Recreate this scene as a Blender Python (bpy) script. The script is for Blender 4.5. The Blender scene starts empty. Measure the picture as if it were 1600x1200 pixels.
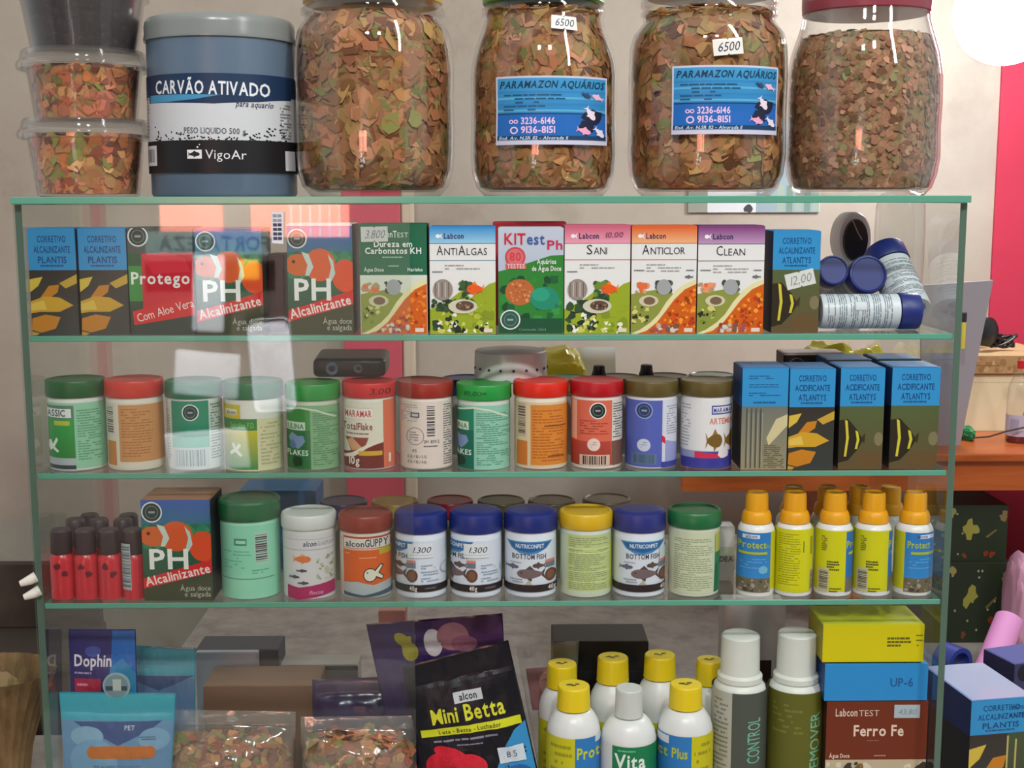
import bpy, bmesh, math, random
import numpy as np
from mathutils import Vector, Matrix, noise
from mathutils.geometry import tessellate_polygon
SCN = bpy.context.scene
COL = SCN.collection
# ---------------------------------------------------------------- camera, world, lights, exposure
FOC = 2000.0                                     # focal length for a 1600 wide frame
CAM = np.array([0.0033, -1.0154, -0.0024])
PIT, YAW, ROL = math.radians(8.21), math.radians(0.61), math.radians(-0.09)
FWD = np.array([math.sin(YAW)*math.cos(PIT), math.cos(YAW)*math.cos(PIT), -math.sin(PIT)])
_r = np.array([math.cos(YAW), -math.sin(YAW), 0.0]); _u = np.cross(_r, FWD)
RGT = math.cos(ROL)*_r + math.sin(ROL)*_u
UPV = -math.sin(ROL)*_r + math.cos(ROL)*_u
cd = bpy.data.cameras.new('camera'); cam = bpy.data.objects.new('camera', cd); COL.objects.link(cam)
cd.sensor_width = 36.0; cd.lens = FOC/1600*36.0; cd.clip_start = 0.02
cam.matrix_world = Matrix(((RGT[0], UPV[0], -FWD[0], CAM[0]), (RGT[1], UPV[1], -FWD[1], CAM[1]),
                           (RGT[2], UPV[2], -FWD[2], CAM[2]), (0, 0, 0, 1)))
SCN.camera = cam
SCN.view_settings.view_transform = 'Standard'; SCN.view_settings.look = 'None'
SCN.view_settings.exposure = 0.12; SCN.view_settings.gamma = 1.0
SCN.cycles.transparent_max_bounces = 40; SCN.cycles.max_bounces = 10
W = bpy.data.worlds.new('world'); SCN.world = W; W.use_nodes = True
W.node_tree.nodes['Background'].inputs[0].default_value = (0.97, 1.0, 0.985, 1)
W.node_tree.nodes['Background'].inputs[1].default_value = 0.52
def area(name, loc, target, size, power, col=(1, 1, 1), sy=None):
    l = bpy.data.lights.new(name, 'AREA'); l.energy = power; l.color = col; l.size = size
    if sy: l.shape = 'RECTANGLE'; l.size_y = sy
    o = bpy.data.objects.new(name, l); COL.objects.link(o); o.location = loc
    o.rotation_euler = (Vector(target)-Vector(loc)).to_track_quat('-Z', 'Y').to_euler(); return o
area('ceiling_lamp', (-0.22, -1.5, 1.15), (0, 0.1, -0.1), 0.12, 10, (0.98, 1, 0.98))
area('ceiling_lamp', (0.30, -1.5, 1.15), (0, 0.1, -0.1), 0.12, 10, (0.98, 1, 0.98))
area('ceiling_tube', (0.9, -0.9, 1.0), (0.2, 0.1, -0.25), 0.08, 10, (1, 0.99, 0.97), 1.2)
def spot(name, loc, target, power, deg, size=.05):
    l = bpy.data.lights.new(name, 'SPOT'); l.energy = power; l.spot_size = math.radians(deg); l.spot_blend = .5; l.shadow_soft_size = size
    o = bpy.data.objects.new(name, l); COL.objects.link(o); o.location = loc
    o.rotation_euler = (Vector(target)-Vector(loc)).to_track_quat('-Z', 'Y').to_euler(); return o
spot('added_mirror_spot', (-.55, -1.25, 1.0), (-.55, -2.5, -.25), 1100, 44)  # unseen spot added to brighten the sign and papers mirrored in the pane
area('street_daylight', (-0.9, -4.2, 2.2), (-0.9, -6.2, 0.2), 1.6, 2200, (1, 0.97, 0.95))
# ---------------------------------------------------------------- projection helpers (photo pixel -> place at a given depth)
def at(px, py, Y):
    d = FWD + RGT*((px-800)/FOC) + UPV*((600-py)/FOC)
    return CAM + d*((Y-CAM[1])/d[1])
def sc(px, py, Y):
    return FOC/float((at(px, py, Y)-CAM) @ FWD)
# ---------------------------------------------------------------- materials
def lin(c):
    return tuple(((v/255)/12.92 if v/255 <= 0.04045 else ((v/255+0.055)/1.055)**2.4) for v in c)
_mats = {}
def mat(name, c, rough=0.45, spec=0.5, metal=0.0, coat=0.0):
    k = (name, tuple(c), rough, metal)
    if k in _mats: return _mats[k]
    m = bpy.data.materials.new(name); m.use_nodes = True
    b = m.node_tree.nodes['Principled BSDF']
    b.inputs['Base Color'].default_value = (*lin(c), 1); b.inputs['Roughness'].default_value = rough
    b.inputs['Specular IOR Level'].default_value = spec; b.inputs['Metallic'].default_value = metal
    b.inputs['Coat Weight'].default_value = coat
    _mats[k] = m; return m
def plastic(c, rough=0.32): return mat('plastic', c, rough)
def card(c): return mat('printed_card', c, 0.5, 0.4)
def N(t, ty, loc=None, **kw):
    n = t.nodes.new(ty)
    for k, v in kw.items(): setattr(n, k, v)
    return n
def glass(name, tint, refl=0.05, power=4.0, rough=0.02, haze=None, hz=0.0):
    m = bpy.data.materials.new(name); m.use_nodes = True; t = m.node_tree; t.nodes.clear()
    out = N(t, 'ShaderNodeOutputMaterial'); mx = N(t, 'ShaderNodeMixShader')
    tr = N(t, 'ShaderNodeBsdfTransparent'); tr.inputs[0].default_value = (*tint, 1)
    gl = N(t, 'ShaderNodeBsdfGlossy'); gl.inputs['Roughness'].default_value = rough
    lw = N(t, 'ShaderNodeLayerWeight'); lw.inputs[0].default_value = 0.5
    p = N(t, 'ShaderNodeMath', operation='POWER'); p.inputs[1].default_value = power
    ma = N(t, 'ShaderNodeMath', operation='MULTIPLY_ADD'); ma.inputs[1].default_value = 0.85; ma.inputs[2].default_value = refl
    L = t.links
    L.new(lw.outputs['Facing'], p.inputs[0]); L.new(p.outputs[0], ma.inputs[0]); L.new(ma.outputs[0], mx.inputs[0])
    a = tr
    if haze:
        df = N(t, 'ShaderNodeBsdfDiffuse'); df.inputs[0].default_value = (*lin(haze), 1)
        m2 = N(t, 'ShaderNodeMixShader'); m2.inputs[0].default_value = hz
        L.new(tr.outputs[0], m2.inputs[1]); L.new(df.outputs[0], m2.inputs[2]); a = m2
    L.new(a.outputs[0], mx.inputs[1]); L.new(gl.outputs[0], mx.inputs[2]); L.new(mx.outputs[0], out.inputs[0])
    return m
M_PANE = glass('clear_glass', (0.965, 0.985, 0.975), 0.045)
M_SHELF = glass('shelf_glass', (0.94, 0.975, 0.96), 0.045)
M_JAR = glass('jar_glass', (0.98, 0.98, 0.97), 0.05, 3.5, 0.03)
M_TUB = glass('tub_plastic', (0.97, 0.97, 0.97), 0.018, 3.2, 0.08, (200, 195, 190), 0.025)
M_BAG = glass('bag_film', (0.97, 0.97, 0.97), 0.07, 2.5, 0.10, (226, 224, 218), 0.11)
M_EDGE = mat('green_glass_edge', (96, 164, 140), 0.2)
M_EDGED = mat('dark_glass_edge', (88, 112, 98), 0.25)
def ramp_mat(name, cols, scale, rough=0.6, gap=None, scale2=None, bump=0.4, stretch=(1, 1, 1), mode='VORONOI'):
    m = bpy.data.materials.new(name); m.use_nodes = True; t = m.node_tree; L = t.links
    b = t.nodes['Principled BSDF']; b.inputs['Roughness'].default_value = rough
    tc = N(t, 'ShaderNodeTexCoord'); mp = N(t, 'ShaderNodeMapping'); mp.inputs['Scale'].default_value = stretch
    L.new(tc.outputs['Object'], mp.inputs[0])
    rp = N(t, 'ShaderNodeValToRGB'); rp.color_ramp.interpolation = 'LINEAR'
    e = rp.color_ramp.elements
    while len(e) < len(cols): e.new(0.5)
    for i, c in enumerate(cols):
        e[i].position = i/(len(cols)-1); e[i].color = (*lin(c), 1)
    if mode == 'VORONOI':
        ns = N(t, 'ShaderNodeTexNoise'); ns.inputs['Scale'].default_value = scale*0.8; ns.inputs['Detail'].default_value = 5
        mx = N(t, 'ShaderNodeMixRGB'); mx.blend_type = 'LINEAR_LIGHT'; mx.inputs[0].default_value = 0.9/scale
        L.new(mp.outputs[0], ns.inputs[0]); L.new(mp.outputs[0], mx.inputs[1]); L.new(ns.outputs['Color'], mx.inputs[2])
        v = N(t, 'ShaderNodeTexVoronoi'); v.inputs['Scale'].default_value = scale
        v2 = N(t, 'ShaderNodeTexVoronoi'); v2.inputs['Scale'].default_value = scale2 or scale*2.3
        ve = N(t, 'ShaderNodeTexVoronoi', feature='DISTANCE_TO_EDGE'); ve.inputs['Scale'].default_value = scale*0.9
        for q in (v, v2, ve): L.new(mx.outputs[0], q.inputs['Vector'])
        s1 = N(t, 'ShaderNodeSeparateColor'); s2 = N(t, 'ShaderNodeSeparateColor')
        L.new(v.outputs['Color'], s1.inputs[0]); L.new(v2.outputs['Color'], s2.inputs[0])
        ad = N(t, 'ShaderNodeMath', operation='MULTIPLY_ADD'); ad.inputs[1].default_value = 0.62
        m3 = N(t, 'ShaderNodeMath', operation='MULTIPLY'); m3.inputs[1].default_value = 0.38
        L.new(s2.outputs[0], m3.inputs[0]); L.new(s1.outputs[0], ad.inputs[0]); L.new(m3.outputs[0], ad.inputs[2])
        L.new(ad.outputs[0], rp.inputs[0])
        if gap:
            mr = N(t, 'ShaderNodeMapRange'); mr.inputs['From Max'].default_value = 0.05; L.new(ve.outputs['Distance'], mr.inputs[0])
            ng = N(t, 'ShaderNodeTexNoise'); ng.inputs['Scale'].default_value = scale*0.7; L.new(mp.outputs[0], ng.inputs[0])
            mg = N(t, 'ShaderNodeMapRange'); mg.inputs['From Min'].default_value = 0.34; mg.inputs['From Max'].default_value = 0.46
            L.new(ng.outputs[0], mg.inputs[0])
            mm = N(t, 'ShaderNodeMath', operation='MAXIMUM'); L.new(mr.outputs[0], mm.inputs[0]); L.new(mg.outputs[0], mm.inputs[1])
            mc = N(t, 'ShaderNodeMixRGB'); mc.inputs[1].default_value = (*lin(gap), 1)
            L.new(mm.outputs[0], mc.inputs[0]); L.new(rp.outputs[0], mc.inputs[2]); L.new(mc.outputs[0], b.inputs['Base Color'])
        else: L.new(rp.outputs[0], b.inputs['Base Color'])
        h = s2.outputs[1]
    else:
        ns = N(t, 'ShaderNodeTexNoise'); ns.inputs['Scale'].default_value = scale; ns.inputs['Detail'].default_value = 8
        ns.inputs['Roughness'].default_value = 0.65
        L.new(mp.outputs[0], ns.inputs[0])
        mr = N(t, 'ShaderNodeMapRange'); mr.inputs['From Min'].default_value = 0.3; mr.inputs['From Max'].default_value = 0.7
        L.new(ns.outputs[0], mr.inputs[0]); L.new(mr.outputs[0], rp.inputs[0]); L.new(rp.outputs[0], b.inputs['Base Color']); h = ns.outputs[0]
    bp = N(t, 'ShaderNodeBump'); bp.inputs['Strength'].default_value = bump; bp.inputs['Distance'].default_value = 0.002
    L.new(h, bp.inputs['Height']); L.new(bp.outputs[0], b.inputs['Normal'])
    return m
FLK = [(128, 82, 48), (164, 116, 74), (178, 122, 86), (150, 110, 66), (130, 124, 70), (182, 140, 92), (160, 104, 68), (138, 98, 58)]
M_FLAKE = ramp_mat('fish_flakes', FLK, 50, 0.65, (96, 58, 34), 120, 0.35)
M_FLAKEO = ramp_mat('orange_fish_flakes', [(140, 70, 40), (206, 130, 76), (196, 110, 76), (212, 150, 90), (136, 140, 60), (206, 124, 84), (176, 90, 56)], 46, 0.6, (90, 48, 28), 110, 0.35)
M_FLAKEP = ramp_mat('dull_fish_flakes', [(120, 80, 58), (172, 124, 94), (188, 134, 108), (160, 116, 84), (134, 130, 88), (176, 142, 104), (150, 100, 78)], 120, 0.65, (96, 62, 44), 300, 0.4)
M_GRAN = ramp_mat('dark_granules', [(30, 24, 26), (52, 42, 44), (44, 36, 36), (70, 58, 58)], 260, 0.7, None, 500, 0.6)
def attr_mat():
    m = bpy.data.materials.new('printed_ink'); m.use_nodes = True; t = m.node_tree
    b = t.nodes['Principled BSDF']; b.inputs['Roughness'].default_value = 0.42; b.inputs['Specular IOR Level'].default_value = 0.35
    a = N(t, 'ShaderNodeAttribute'); a.attribute_name = 'Col'; t.links.new(a.outputs['Color'], b.inputs['Base Color']); return m
M_INK = attr_mat()
M_CHIP = attr_mat(); M_CHIP.name = 'flake_chips'; M_CHIP.node_tree.nodes['Principled BSDF'].inputs['Roughness'].default_value = 0.7
CHIP_A = [(156, 102, 60), (184, 134, 84), (192, 134, 98), (170, 122, 74), (136, 134, 72), (196, 154, 100), (172, 110, 76), (154, 108, 66), (118, 72, 44), (180, 144, 90), (180, 126, 90)]
CHIP_B = [(140, 100, 74), (176, 130, 98), (190, 142, 114), (164, 124, 92), (142, 138, 98), (184, 150, 114), (156, 108, 84), (136, 98, 74)]
CHIP_O = [(196, 116, 62), (214, 140, 82), (206, 124, 92), (190, 140, 80), (150, 148, 66), (214, 158, 96), (186, 96, 64), (140, 76, 44)]
def add_chips(me, n, r0, r1, cols, seed, limit=None, tilt=.35):
    """lay irregular thin flakes over the surface of a filling, joined into its mesh"""
    rnd = random.Random(seed); ps = [(p.area, p.center.copy(), p.normal.copy()) for p in me.polygons]
    tot = sum(a for a, _, _ in ps); V = []; F = []; C = []
    for a, c, nn in ps:
        k = n*a/tot; k = int(k)+(rnd.random() < k-int(k))
        for _ in range(k):
            q = Vector((rnd.gauss(0, 1), rnd.gauss(0, 1), rnd.gauss(0, 1))); u = nn.cross(q).normalized(); w = nn.cross(u)
            m = (nn+u*rnd.uniform(-tilt, tilt)+w*rnd.uniform(-tilt, tilt)).normalized(); u = m.cross(w).normalized(); w = m.cross(u)
            o = c+Vector((rnd.uniform(-1, 1), rnd.uniform(-1, 1), rnd.uniform(-1, 1)))*a**.5*.5+nn*rnd.uniform(-.0012, .0009); R = rnd.uniform(r0, r1); b = len(V); e = rnd.randint(6, 9)
            for i in range(e):
                t = 2*math.pi*i/e; s = R*rnd.uniform(.55, 1.15); v = o+u*s*math.cos(t)+w*s*math.sin(t)*.85
                if limit: v = limit(v)
                V.append(v)
            F.append(tuple(range(b, b+e))); g = rnd.uniform(.82, 1.12); C.append(tuple(min(255, x*g) for x in rnd.choice(cols)))
    m2 = pyd(V, F); bm = bmesh.new(); bm.from_mesh(me); nb = len(bm.faces); bm.from_mesh(m2); bm.faces.ensure_lookup_table()
    for f in list(bm.faces)[nb:]: f.material_index = 1
    out = bpy.data.meshes.new('mesh'); bm.to_mesh(out); bm.free()
    ca = out.color_attributes.new('Col', 'FLOAT_COLOR', 'CORNER'); fl = [0.1, .05, .03, 1.0]*len(out.loops)
    for p in out.polygons:
        if p.material_index == 1:
            col = [*lin(C[p.index-nb]), 1.0]
            for li in p.loop_indices: fl[li*4:li*4+4] = col
    ca.data.foreach_set('color', fl); return out
def lathe_limit(prof, gap=.0008):
    zs = [z for _, z in prof]; rs = [r for r, _ in prof]; z0, z1 = min(zs), max(zs)
    def f(v):
        v = v.copy(); v.z = min(max(v.z, z0+.0002), z1+.003); k = float(np.interp(v.z, zs, rs))-gap; d = math.hypot(v.x, v.y)
        if d > k: v.x *= k/d; v.y *= k/d
        return v
    return f
# ---------------------------------------------------------------- object helpers
def mesh_obj(name, me, m, parent=None, loc=(0, 0, 0), smooth=None):
    o = bpy.data.objects.new(name, me); COL.objects.link(o)
    for q in (m if isinstance(m, (list, tuple)) else [m]): me.materials.append(q)
    if parent: o.parent = parent
    o.location = loc
    if smooth:
        me.shade_smooth(); me.set_sharp_from_angle(angle=math.radians(smooth))
    return o
def tag(o, label=None, cat=None, group=None, kind=None):
    if label: o['label'] = label
    if cat: o['category'] = cat
    if group: o['group'] = group
    if kind: o['kind'] = kind
    return o
def thing(name, label, cat, loc, group=None, rz=0.0, rot=None):
    o = bpy.data.objects.new(name, None); COL.objects.link(o); o.empty_display_size = 0.01
    o.location = loc; o.rotation_euler = rot or (0, 0, rz); return tag(o, label, cat, group)
def pyd(v, f):
    me = bpy.data.meshes.new('mesh'); me.from_pydata([tuple(map(float, p)) for p in v], [], f); me.update(); return me
def bm_mesh(bm):
    me = bpy.data.meshes.new('mesh'); bmesh.ops.recalc_face_normals(bm, faces=bm.faces); bm.to_mesh(me); bm.free(); return me
def box_bm(bm, x0, x1, y0, y1, z0, z1, bev=0.0, seg=2):
    r = bmesh.ops.create_cube(bm, size=1.0)
    for v in r['verts']:
        v.co = ((x0+x1)/2+v.co.x*(x1-x0), (y0+y1)/2+v.co.y*(y1-y0), (z0+z1)/2+v.co.z*(z1-z0))
    if bev:
        ed = list({e for v in r['verts'] for e in v.link_edges})
        bmesh.ops.bevel(bm, geom=ed, offset=bev, segments=seg, affect='EDGES', profile=0.6)
    return bm
def box_me(x0, x1, y0, y1, z0, z1, bev=0.0, seg=2): return bm_mesh(box_bm(bmesh.new(), x0, x1, y0, y1, z0, z1, bev, seg))
def lathe(prof, seg=44, close=False):
    v = []; f = []
    n = len(prof)
    for i in range(seg):
        a = 2*math.pi*i/seg
        for r, z in prof: v.append((r*math.sin(a), -r*math.cos(a), z))
    for i in range(seg):
        j = (i+1) % seg
        for k in range(n if close else n-1):
            l = (k+1) % n
            f.append((i*n+k, j*n+k, j*n+l, i*n+l))
    bm = bmesh.new(); me = pyd(v, f); bm.from_mesh(me); bpy.data.meshes.remove(me)
    bmesh.ops.remove_doubles(bm, verts=bm.verts, dist=1e-6)
    bmesh.ops.dissolve_degenerate(bm, edges=bm.edges, dist=1e-7)
    return bm_mesh(bm)
def tube_me(pts, r, seg=8):
    v = []; f = []
    P_ = [Vector(p) for p in pts]; n = len(P_)
    for i, p in enumerate(P_):
        t = (P_[min(i+1, n-1)]-P_[max(i-1, 0)]).normalized(); a = t.cross(Vector((0.3, 0.2, 1))).normalized(); b = t.cross(a)
        rr = r[i] if isinstance(r, (list, tuple)) else r
        for k in range(seg):
            q = 2*math.pi*k/seg; v.append(p+a*rr*math.cos(q)+b*rr*math.sin(q))
    for i in range(n-1):
        for k in range(seg): l = (k+1) % seg; f.append((i*seg+k, i*seg+l, (i+1)*seg+l, (i+1)*seg+k))
    f += [tuple(range(seg))[::-1], tuple(range((n-1)*seg, n*seg))]
    return pyd(v, f)
# ---------------------------------------------------------------- lettering
CH = 'ABCDEFGHIJKLMNOPQRSTUVWXYZabcdefghijklmnopqrstuvwxyz0123456789.,-/&%®+ÃÁÓãáçí°='
GL = {}
def make_glyphs():
    os_ = []
    for bold in (0, 1):
        for ch in CH:
            cu = bpy.data.curves.new('glyph', 'FONT'); cu.body = ch; cu.resolution_u = 2; cu.offset = 0.022 if bold else 0.0
            o = bpy.data.objects.new('glyph', cu); COL.objects.link(o); os_.append((bold, ch, o))
    bpy.context.view_layer.update(); dg = bpy.context.evaluated_depsgraph_get()
    for bold, ch, o in os_:
        e = o.evaluated_get(dg); me = e.to_mesh(); me.calc_loop_triangles()
        v = np.array([w.co[:2] for w in me.vertices]).reshape(-1, 2); t = [tuple(q.vertices) for q in me.loop_triangles]
        GL[bold, ch] = (v, t); e.to_mesh_clear()
    for _, _, o in os_:
        cu = o.data; bpy.data.objects.remove(o); bpy.data.curves.remove(cu)
make_glyphs()
CAPH = float(GL[0, 'H'][0][:, 1].max())
class P:
    """A printed sheet drawn with flat inked shapes in sheet coordinates (x right, y down)."""
    def __init__(s): s.v = []; s.f = []; s.c = []; s.L = 0.0; s.q = []
    def add(s, pts, tris, col, z=None):
        if z is None: s.L += 1; z = s.L
        b = len(s.v)
        s.v += [(float(x), float(y), z) for x, y in pts]
        for t in tris:
            s.f.append(tuple(b+i for i in t)); s.c.append([lin(col[i]) for i in t] if isinstance(col, list) else [lin(col)]*len(t))
    def poly(s, pts, col, z=None):
        tr = tessellate_polygon([[Vector((p[0], p[1], 0)) for p in pts]]); s.add(pts, tr, col, z); return s
    def rect(s, x0, y0, x1, y1, col, col2=None, z=None):
        s.add([(x0, y0), (x1, y0), (x1, y1), (x0, y1)], [(0, 1, 2, 3)], [col, col, col2, col2] if col2 else col, z); return s
    def ell(s, cx, cy, rx, ry=None, col=(0, 0, 0), n=22, rot=0.0, z=None, a0=0.0, a1=360.0):
        ry = ry or rx; c, q = math.cos(rot), math.sin(rot); pts = []
        for i in range(n):
            a = math.radians(a0+(a1-a0)*i/(n if a1-a0 >= 360 else n-1)); x, y = rx*math.cos(a), ry*math.sin(a)
            pts.append((cx+x*c-y*q, cy+x*q+y*c))
        s.add(pts, [tuple(range(n))], col, z); return s
    def ring(s, cx, cy, r, w, col, n=28):
        pts = []
        for i in range(n):
            a = 2*math.pi*i/n; pts += [(cx+r*math.cos(a), cy+r*math.sin(a)), (cx+(r-w)*math.cos(a), cy+(r-w)*math.sin(a))]
        s.add(pts, [(2*i, (2*i+2) % (2*n), (2*i+3) % (2*n), 2*i+1) for i in range(n)], col); return s
    def text(s, x, y, t, h, col, w=None, bold=1, al='l', sh=0.0, rot=0.0, arc=0.0):
        """x,y = baseline start (or centre), h = capital height, w = fitted width."""
        k = h/CAPH; pen = 0.0; V = []; T = []; n = 0
        for ch in t:
            if ch == ' ': pen += 0.32; continue
            v, tr = GL[bold, ch]
            x0, x1 = v[:, 0].min(), v[:, 0].max()
            q = v.copy(); q[:, 0] += pen-x0; V.append(q); T += [tuple(i+n for i in f) for f in tr]; n += len(v)
            pen += x1-x0+0.075
        V = np.concatenate(V); tw = pen-0.075
        kx = (w/tw) if w else k
        X = V[:, 0]*kx; Y = -V[:, 1]*k
        if sh: X = X-Y*sh
        if al == 'c': X = X-tw*kx/2
        if al == 'r': X = X-tw*kx
        if arc: Y = Y+arc*(X**2)
        if rot:
            c, q = math.cos(rot), math.sin(rot); X, Y = X*c-Y*q, X*q+Y*c
        s.add(np.stack([X+x, Y+y], 1), T, col); return s
    def lines(s, x0, y0, x1, y1, n, col, seed=0, fill=0.85, th=0.42):
        """rows of print too small to read"""
        rnd = random.Random(seed); p = (y1-y0)/n; s.L += 1
        for i in range(n):
            x = x0; y = y0+p*(i+0.3)
            end = x1-(x1-x0)*(rnd.random()*0.12 if rnd.random() < 0.7 else rnd.random()*0.5)
            while x < end:
                w = min((x1-x0)*rnd.uniform(0.07, 0.2), end-x)
                if rnd.random() < fill: s.rect(x, y, x+w, y+p*th, col, z=s.L)
                x += w+(x1-x0)*0.02
        return s
    def bars(s, x0, y0, x1, y1, col=(30, 30, 34), bg=(222, 224, 222), hor=False, seed=1, m=0.1):
        rnd = random.Random(seed)
        if bg: s.rect(x0, y0, x1, y1, bg)
        s.L += 1
        dx, dy = (x1-x0)*m, (y1-y0)*m; a, b = (y0+dy, y1-dy) if hor else (x0+dx, x1-dx); q = a
        while q < b:
            w = (b-a)*rnd.choice((0.02, 0.04, 0.06)); w = min(w, b-q)
            if hor: s.rect(x0+dx, q, x1-dx, q+w, col, z=s.L)
            else: s.rect(q, y0+dy, q+w, y1-dy, col, z=s.L)
            q += w+(b-a)*rnd.choice((0.02, 0.035, 0.05))
        return s
    def blob(s, cx, cy, r, col, seed=0, n=11, k=0.45, ry=None, z=None):
        rnd = random.Random(seed); ry = ry or r; pts = []
        for i in range(n):
            a = 2*math.pi*i/n; q = 1-k*rnd.random(); pts.append((cx+r*q*math.cos(a), cy+ry*q*math.sin(a)))
        s.add(pts, [(i, (i+1) % n, n) for i in range(n)] if False else [tuple(range(n))], col, z); return s
    def scatter(s, x0, y0, x1, y1, n, r, cols, seed=0, test=None, k=0.5):
        rnd = random.Random(seed); s.L += 1; z0 = s.L
        for i in range(n):
            x, y = rnd.uniform(x0, x1), rnd.uniform(y0, y1)
            if test and not test(x, y): continue
            q = r*rnd.uniform(0.5, 1.2)
            x = min(max(x, x0+q), x1-q); y = min(max(y, y0+q), y1-q)
            s.blob(x, y, q, rnd.choice(cols), rnd.random(), 8, k, z=z0+2.0*i/n)
        s.L += 2; return s
    def fish(s, cx, cy, w, h, col, d=1, fin=None, rot=0.0):
        c, q = math.cos(rot), math.sin(rot)
        def R(pts): return [(cx+d*x*c-y*q, cy+d*x*q+y*c) for x, y in pts]
        f = fin or col
        s.poly(R([(-w*0.38, 0), (-w*0.62, -h*0.5), (-w*0.54, 0), (-w*0.62, h*0.5)]), f)
        s.poly(R([(-w*0.2, -h*0.3), (0, -h*0.72), (w*0.2, -h*0.35)]), f)
        s.poly(R([(-w*0.1, h*0.3), (-w*0.05, h*0.68), (w*0.15, h*0.35)]), f)
        pts = [(w*0.5*math.cos(a), h*0.5*math.sin(a)*(0.8+0.2*math.cos(a))) for a in [2*math.pi*i/18 for i in range(18)]]
        s.poly(R(pts), col); s.ell(cx+d*w*0.33, cy-h*0.06, max(w*0.03, 0.6), None, (20, 20, 20), 8); return s
    def build(s, name, parent, fmap, xs=(), ys=(), step=2.4e-5, label=None, clip=None):
        me = bpy.data.meshes.new('print'); me.from_pydata(s.v, [], s.f); me.update()
        ca = me.color_attributes.new('Col', 'FLOAT_COLOR', 'CORNER')
        flat = []
        for q in s.c:
            for c in q: flat += [*c, 1.0]
        ca.data.foreach_set('color', flat)
        if len(xs) or len(ys) or clip:
            bm = bmesh.new(); bm.from_mesh(me)
            if clip:
                for co, no in (((clip[0], 0, 0), (-1, 0, 0)), ((clip[2], 0, 0), (1, 0, 0)), ((0, clip[1], 0), (0, -1, 0)), ((0, clip[3], 0), (0, 1, 0))):
                    bmesh.ops.bisect_plane(bm, geom=bm.verts[:]+bm.edges[:]+bm.faces[:], plane_co=co, plane_no=no, clear_outer=True)
            for x in xs: bmesh.ops.bisect_plane(bm, geom=bm.verts[:]+bm.edges[:]+bm.faces[:], plane_co=(x, 0, 0), plane_no=(1, 0, 0))
            for y in ys: bmesh.ops.bisect_plane(bm, geom=bm.verts[:]+bm.edges[:]+bm.faces[:], plane_co=(0, y, 0), plane_no=(0, 1, 0))
            bm.to_mesh(me); bm.free()
        for v in me.vertices:
            x, y, z = v.co; v.co = fmap(x, y, 0.00015+z*step)
        me.update()
        o = mesh_obj(name, me, M_INK, parent)
        if label: o['label'] = label
        return o
def sub_q(p, corners, cols):
    """a plain inked panel on another face of the same carton, in the carton's own coordinates"""
    p.q.append((corners, cols))
# ---------------------------------------------------------------- generic packages
ZT = 0.0022
SH = [-0.1116+ZT, -0.2231+ZT, -0.3315+ZT]        # upper faces of the three shelves
ZB = -0.557                                       # upper face of the case's floor pane
EPS = 0.0002
def carton(name, label, cat, x0, x1, ytop, ybot, zb, Yf, depth, cols, draw=None, group=None, rz=0.0, extra=None):
    """a folded card carton; cols = front, side, top"""
    ym = (ytop+ybot)/2; xm = (x0+x1)/2
    A = at(x0, ym, Yf); B = at(x1, ym, Yf); w = B[0]-A[0]-0.0003; zt = at(xm, ytop, Yf)[2]; h = zt-zb-EPS
    t = thing(name, label, cat, ((A[0]+B[0])/2, Yf+depth/2, zb+EPS), group, rz)
    bm = box_bm(bmesh.new(), -w/2, w/2, -depth/2, depth/2, 0, h, 0.0006, 2)
    # closing flap line on the lid: a thin tuck flap
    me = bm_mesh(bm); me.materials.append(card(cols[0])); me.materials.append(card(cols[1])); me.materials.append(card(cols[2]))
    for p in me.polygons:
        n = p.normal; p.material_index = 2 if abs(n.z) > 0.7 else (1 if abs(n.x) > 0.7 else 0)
    o = bpy.data.objects.new('carton_body', me); COL.objects.link(o); o.parent = t
    fl = mesh_obj('tuck_flap', box_me(-w/2+0.0012, w/2-0.0012, -depth/2+0.0008, depth/2-0.001, h, h+0.0005, 0.0002, 1), card(cols[2]), t)
    if draw:
        p = P(); draw(p)
        def fm(x, y, o_): return (-w/2+(x-x0)/(x1-x0)*w, -depth/2-o_, h-(y-ytop)/(ybot-ytop)*h)
        p.build('front_print', t, fm, clip=(x0+.3, ytop+.3, x1-.3, ybot))
    if extra: extra(t, w, h, depth)
    return t
def ang(x, cx, r):
    q = (x-cx)/r; a = abs(q)
    return math.copysign(math.asin(a) if a <= 0.95 else math.asin(0.95)+(a-0.95)*1.75, q)
def wrap_xs(cx, r):
    return [cx+r*math.sin(math.radians(a)) for a in np.arange(-72, 72.1, 2.5)]+[cx+k*r*q for k in (-1, 1) for q in np.arange(0.97, 2.01, 0.035)]
def wrapped(p, name, t, cx, r, R, zf, label=None):
    Rf = R if callable(R) else (lambda y: R)
    def fm(x, y, o_):
        a = ang(x, cx, r); q = Rf(y)+o_; return (q*math.sin(a), -q*math.cos(a), zf(y))
    return p.build(name, t, fm, wrap_xs(cx, r), (), 2.0e-5, label)
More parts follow.
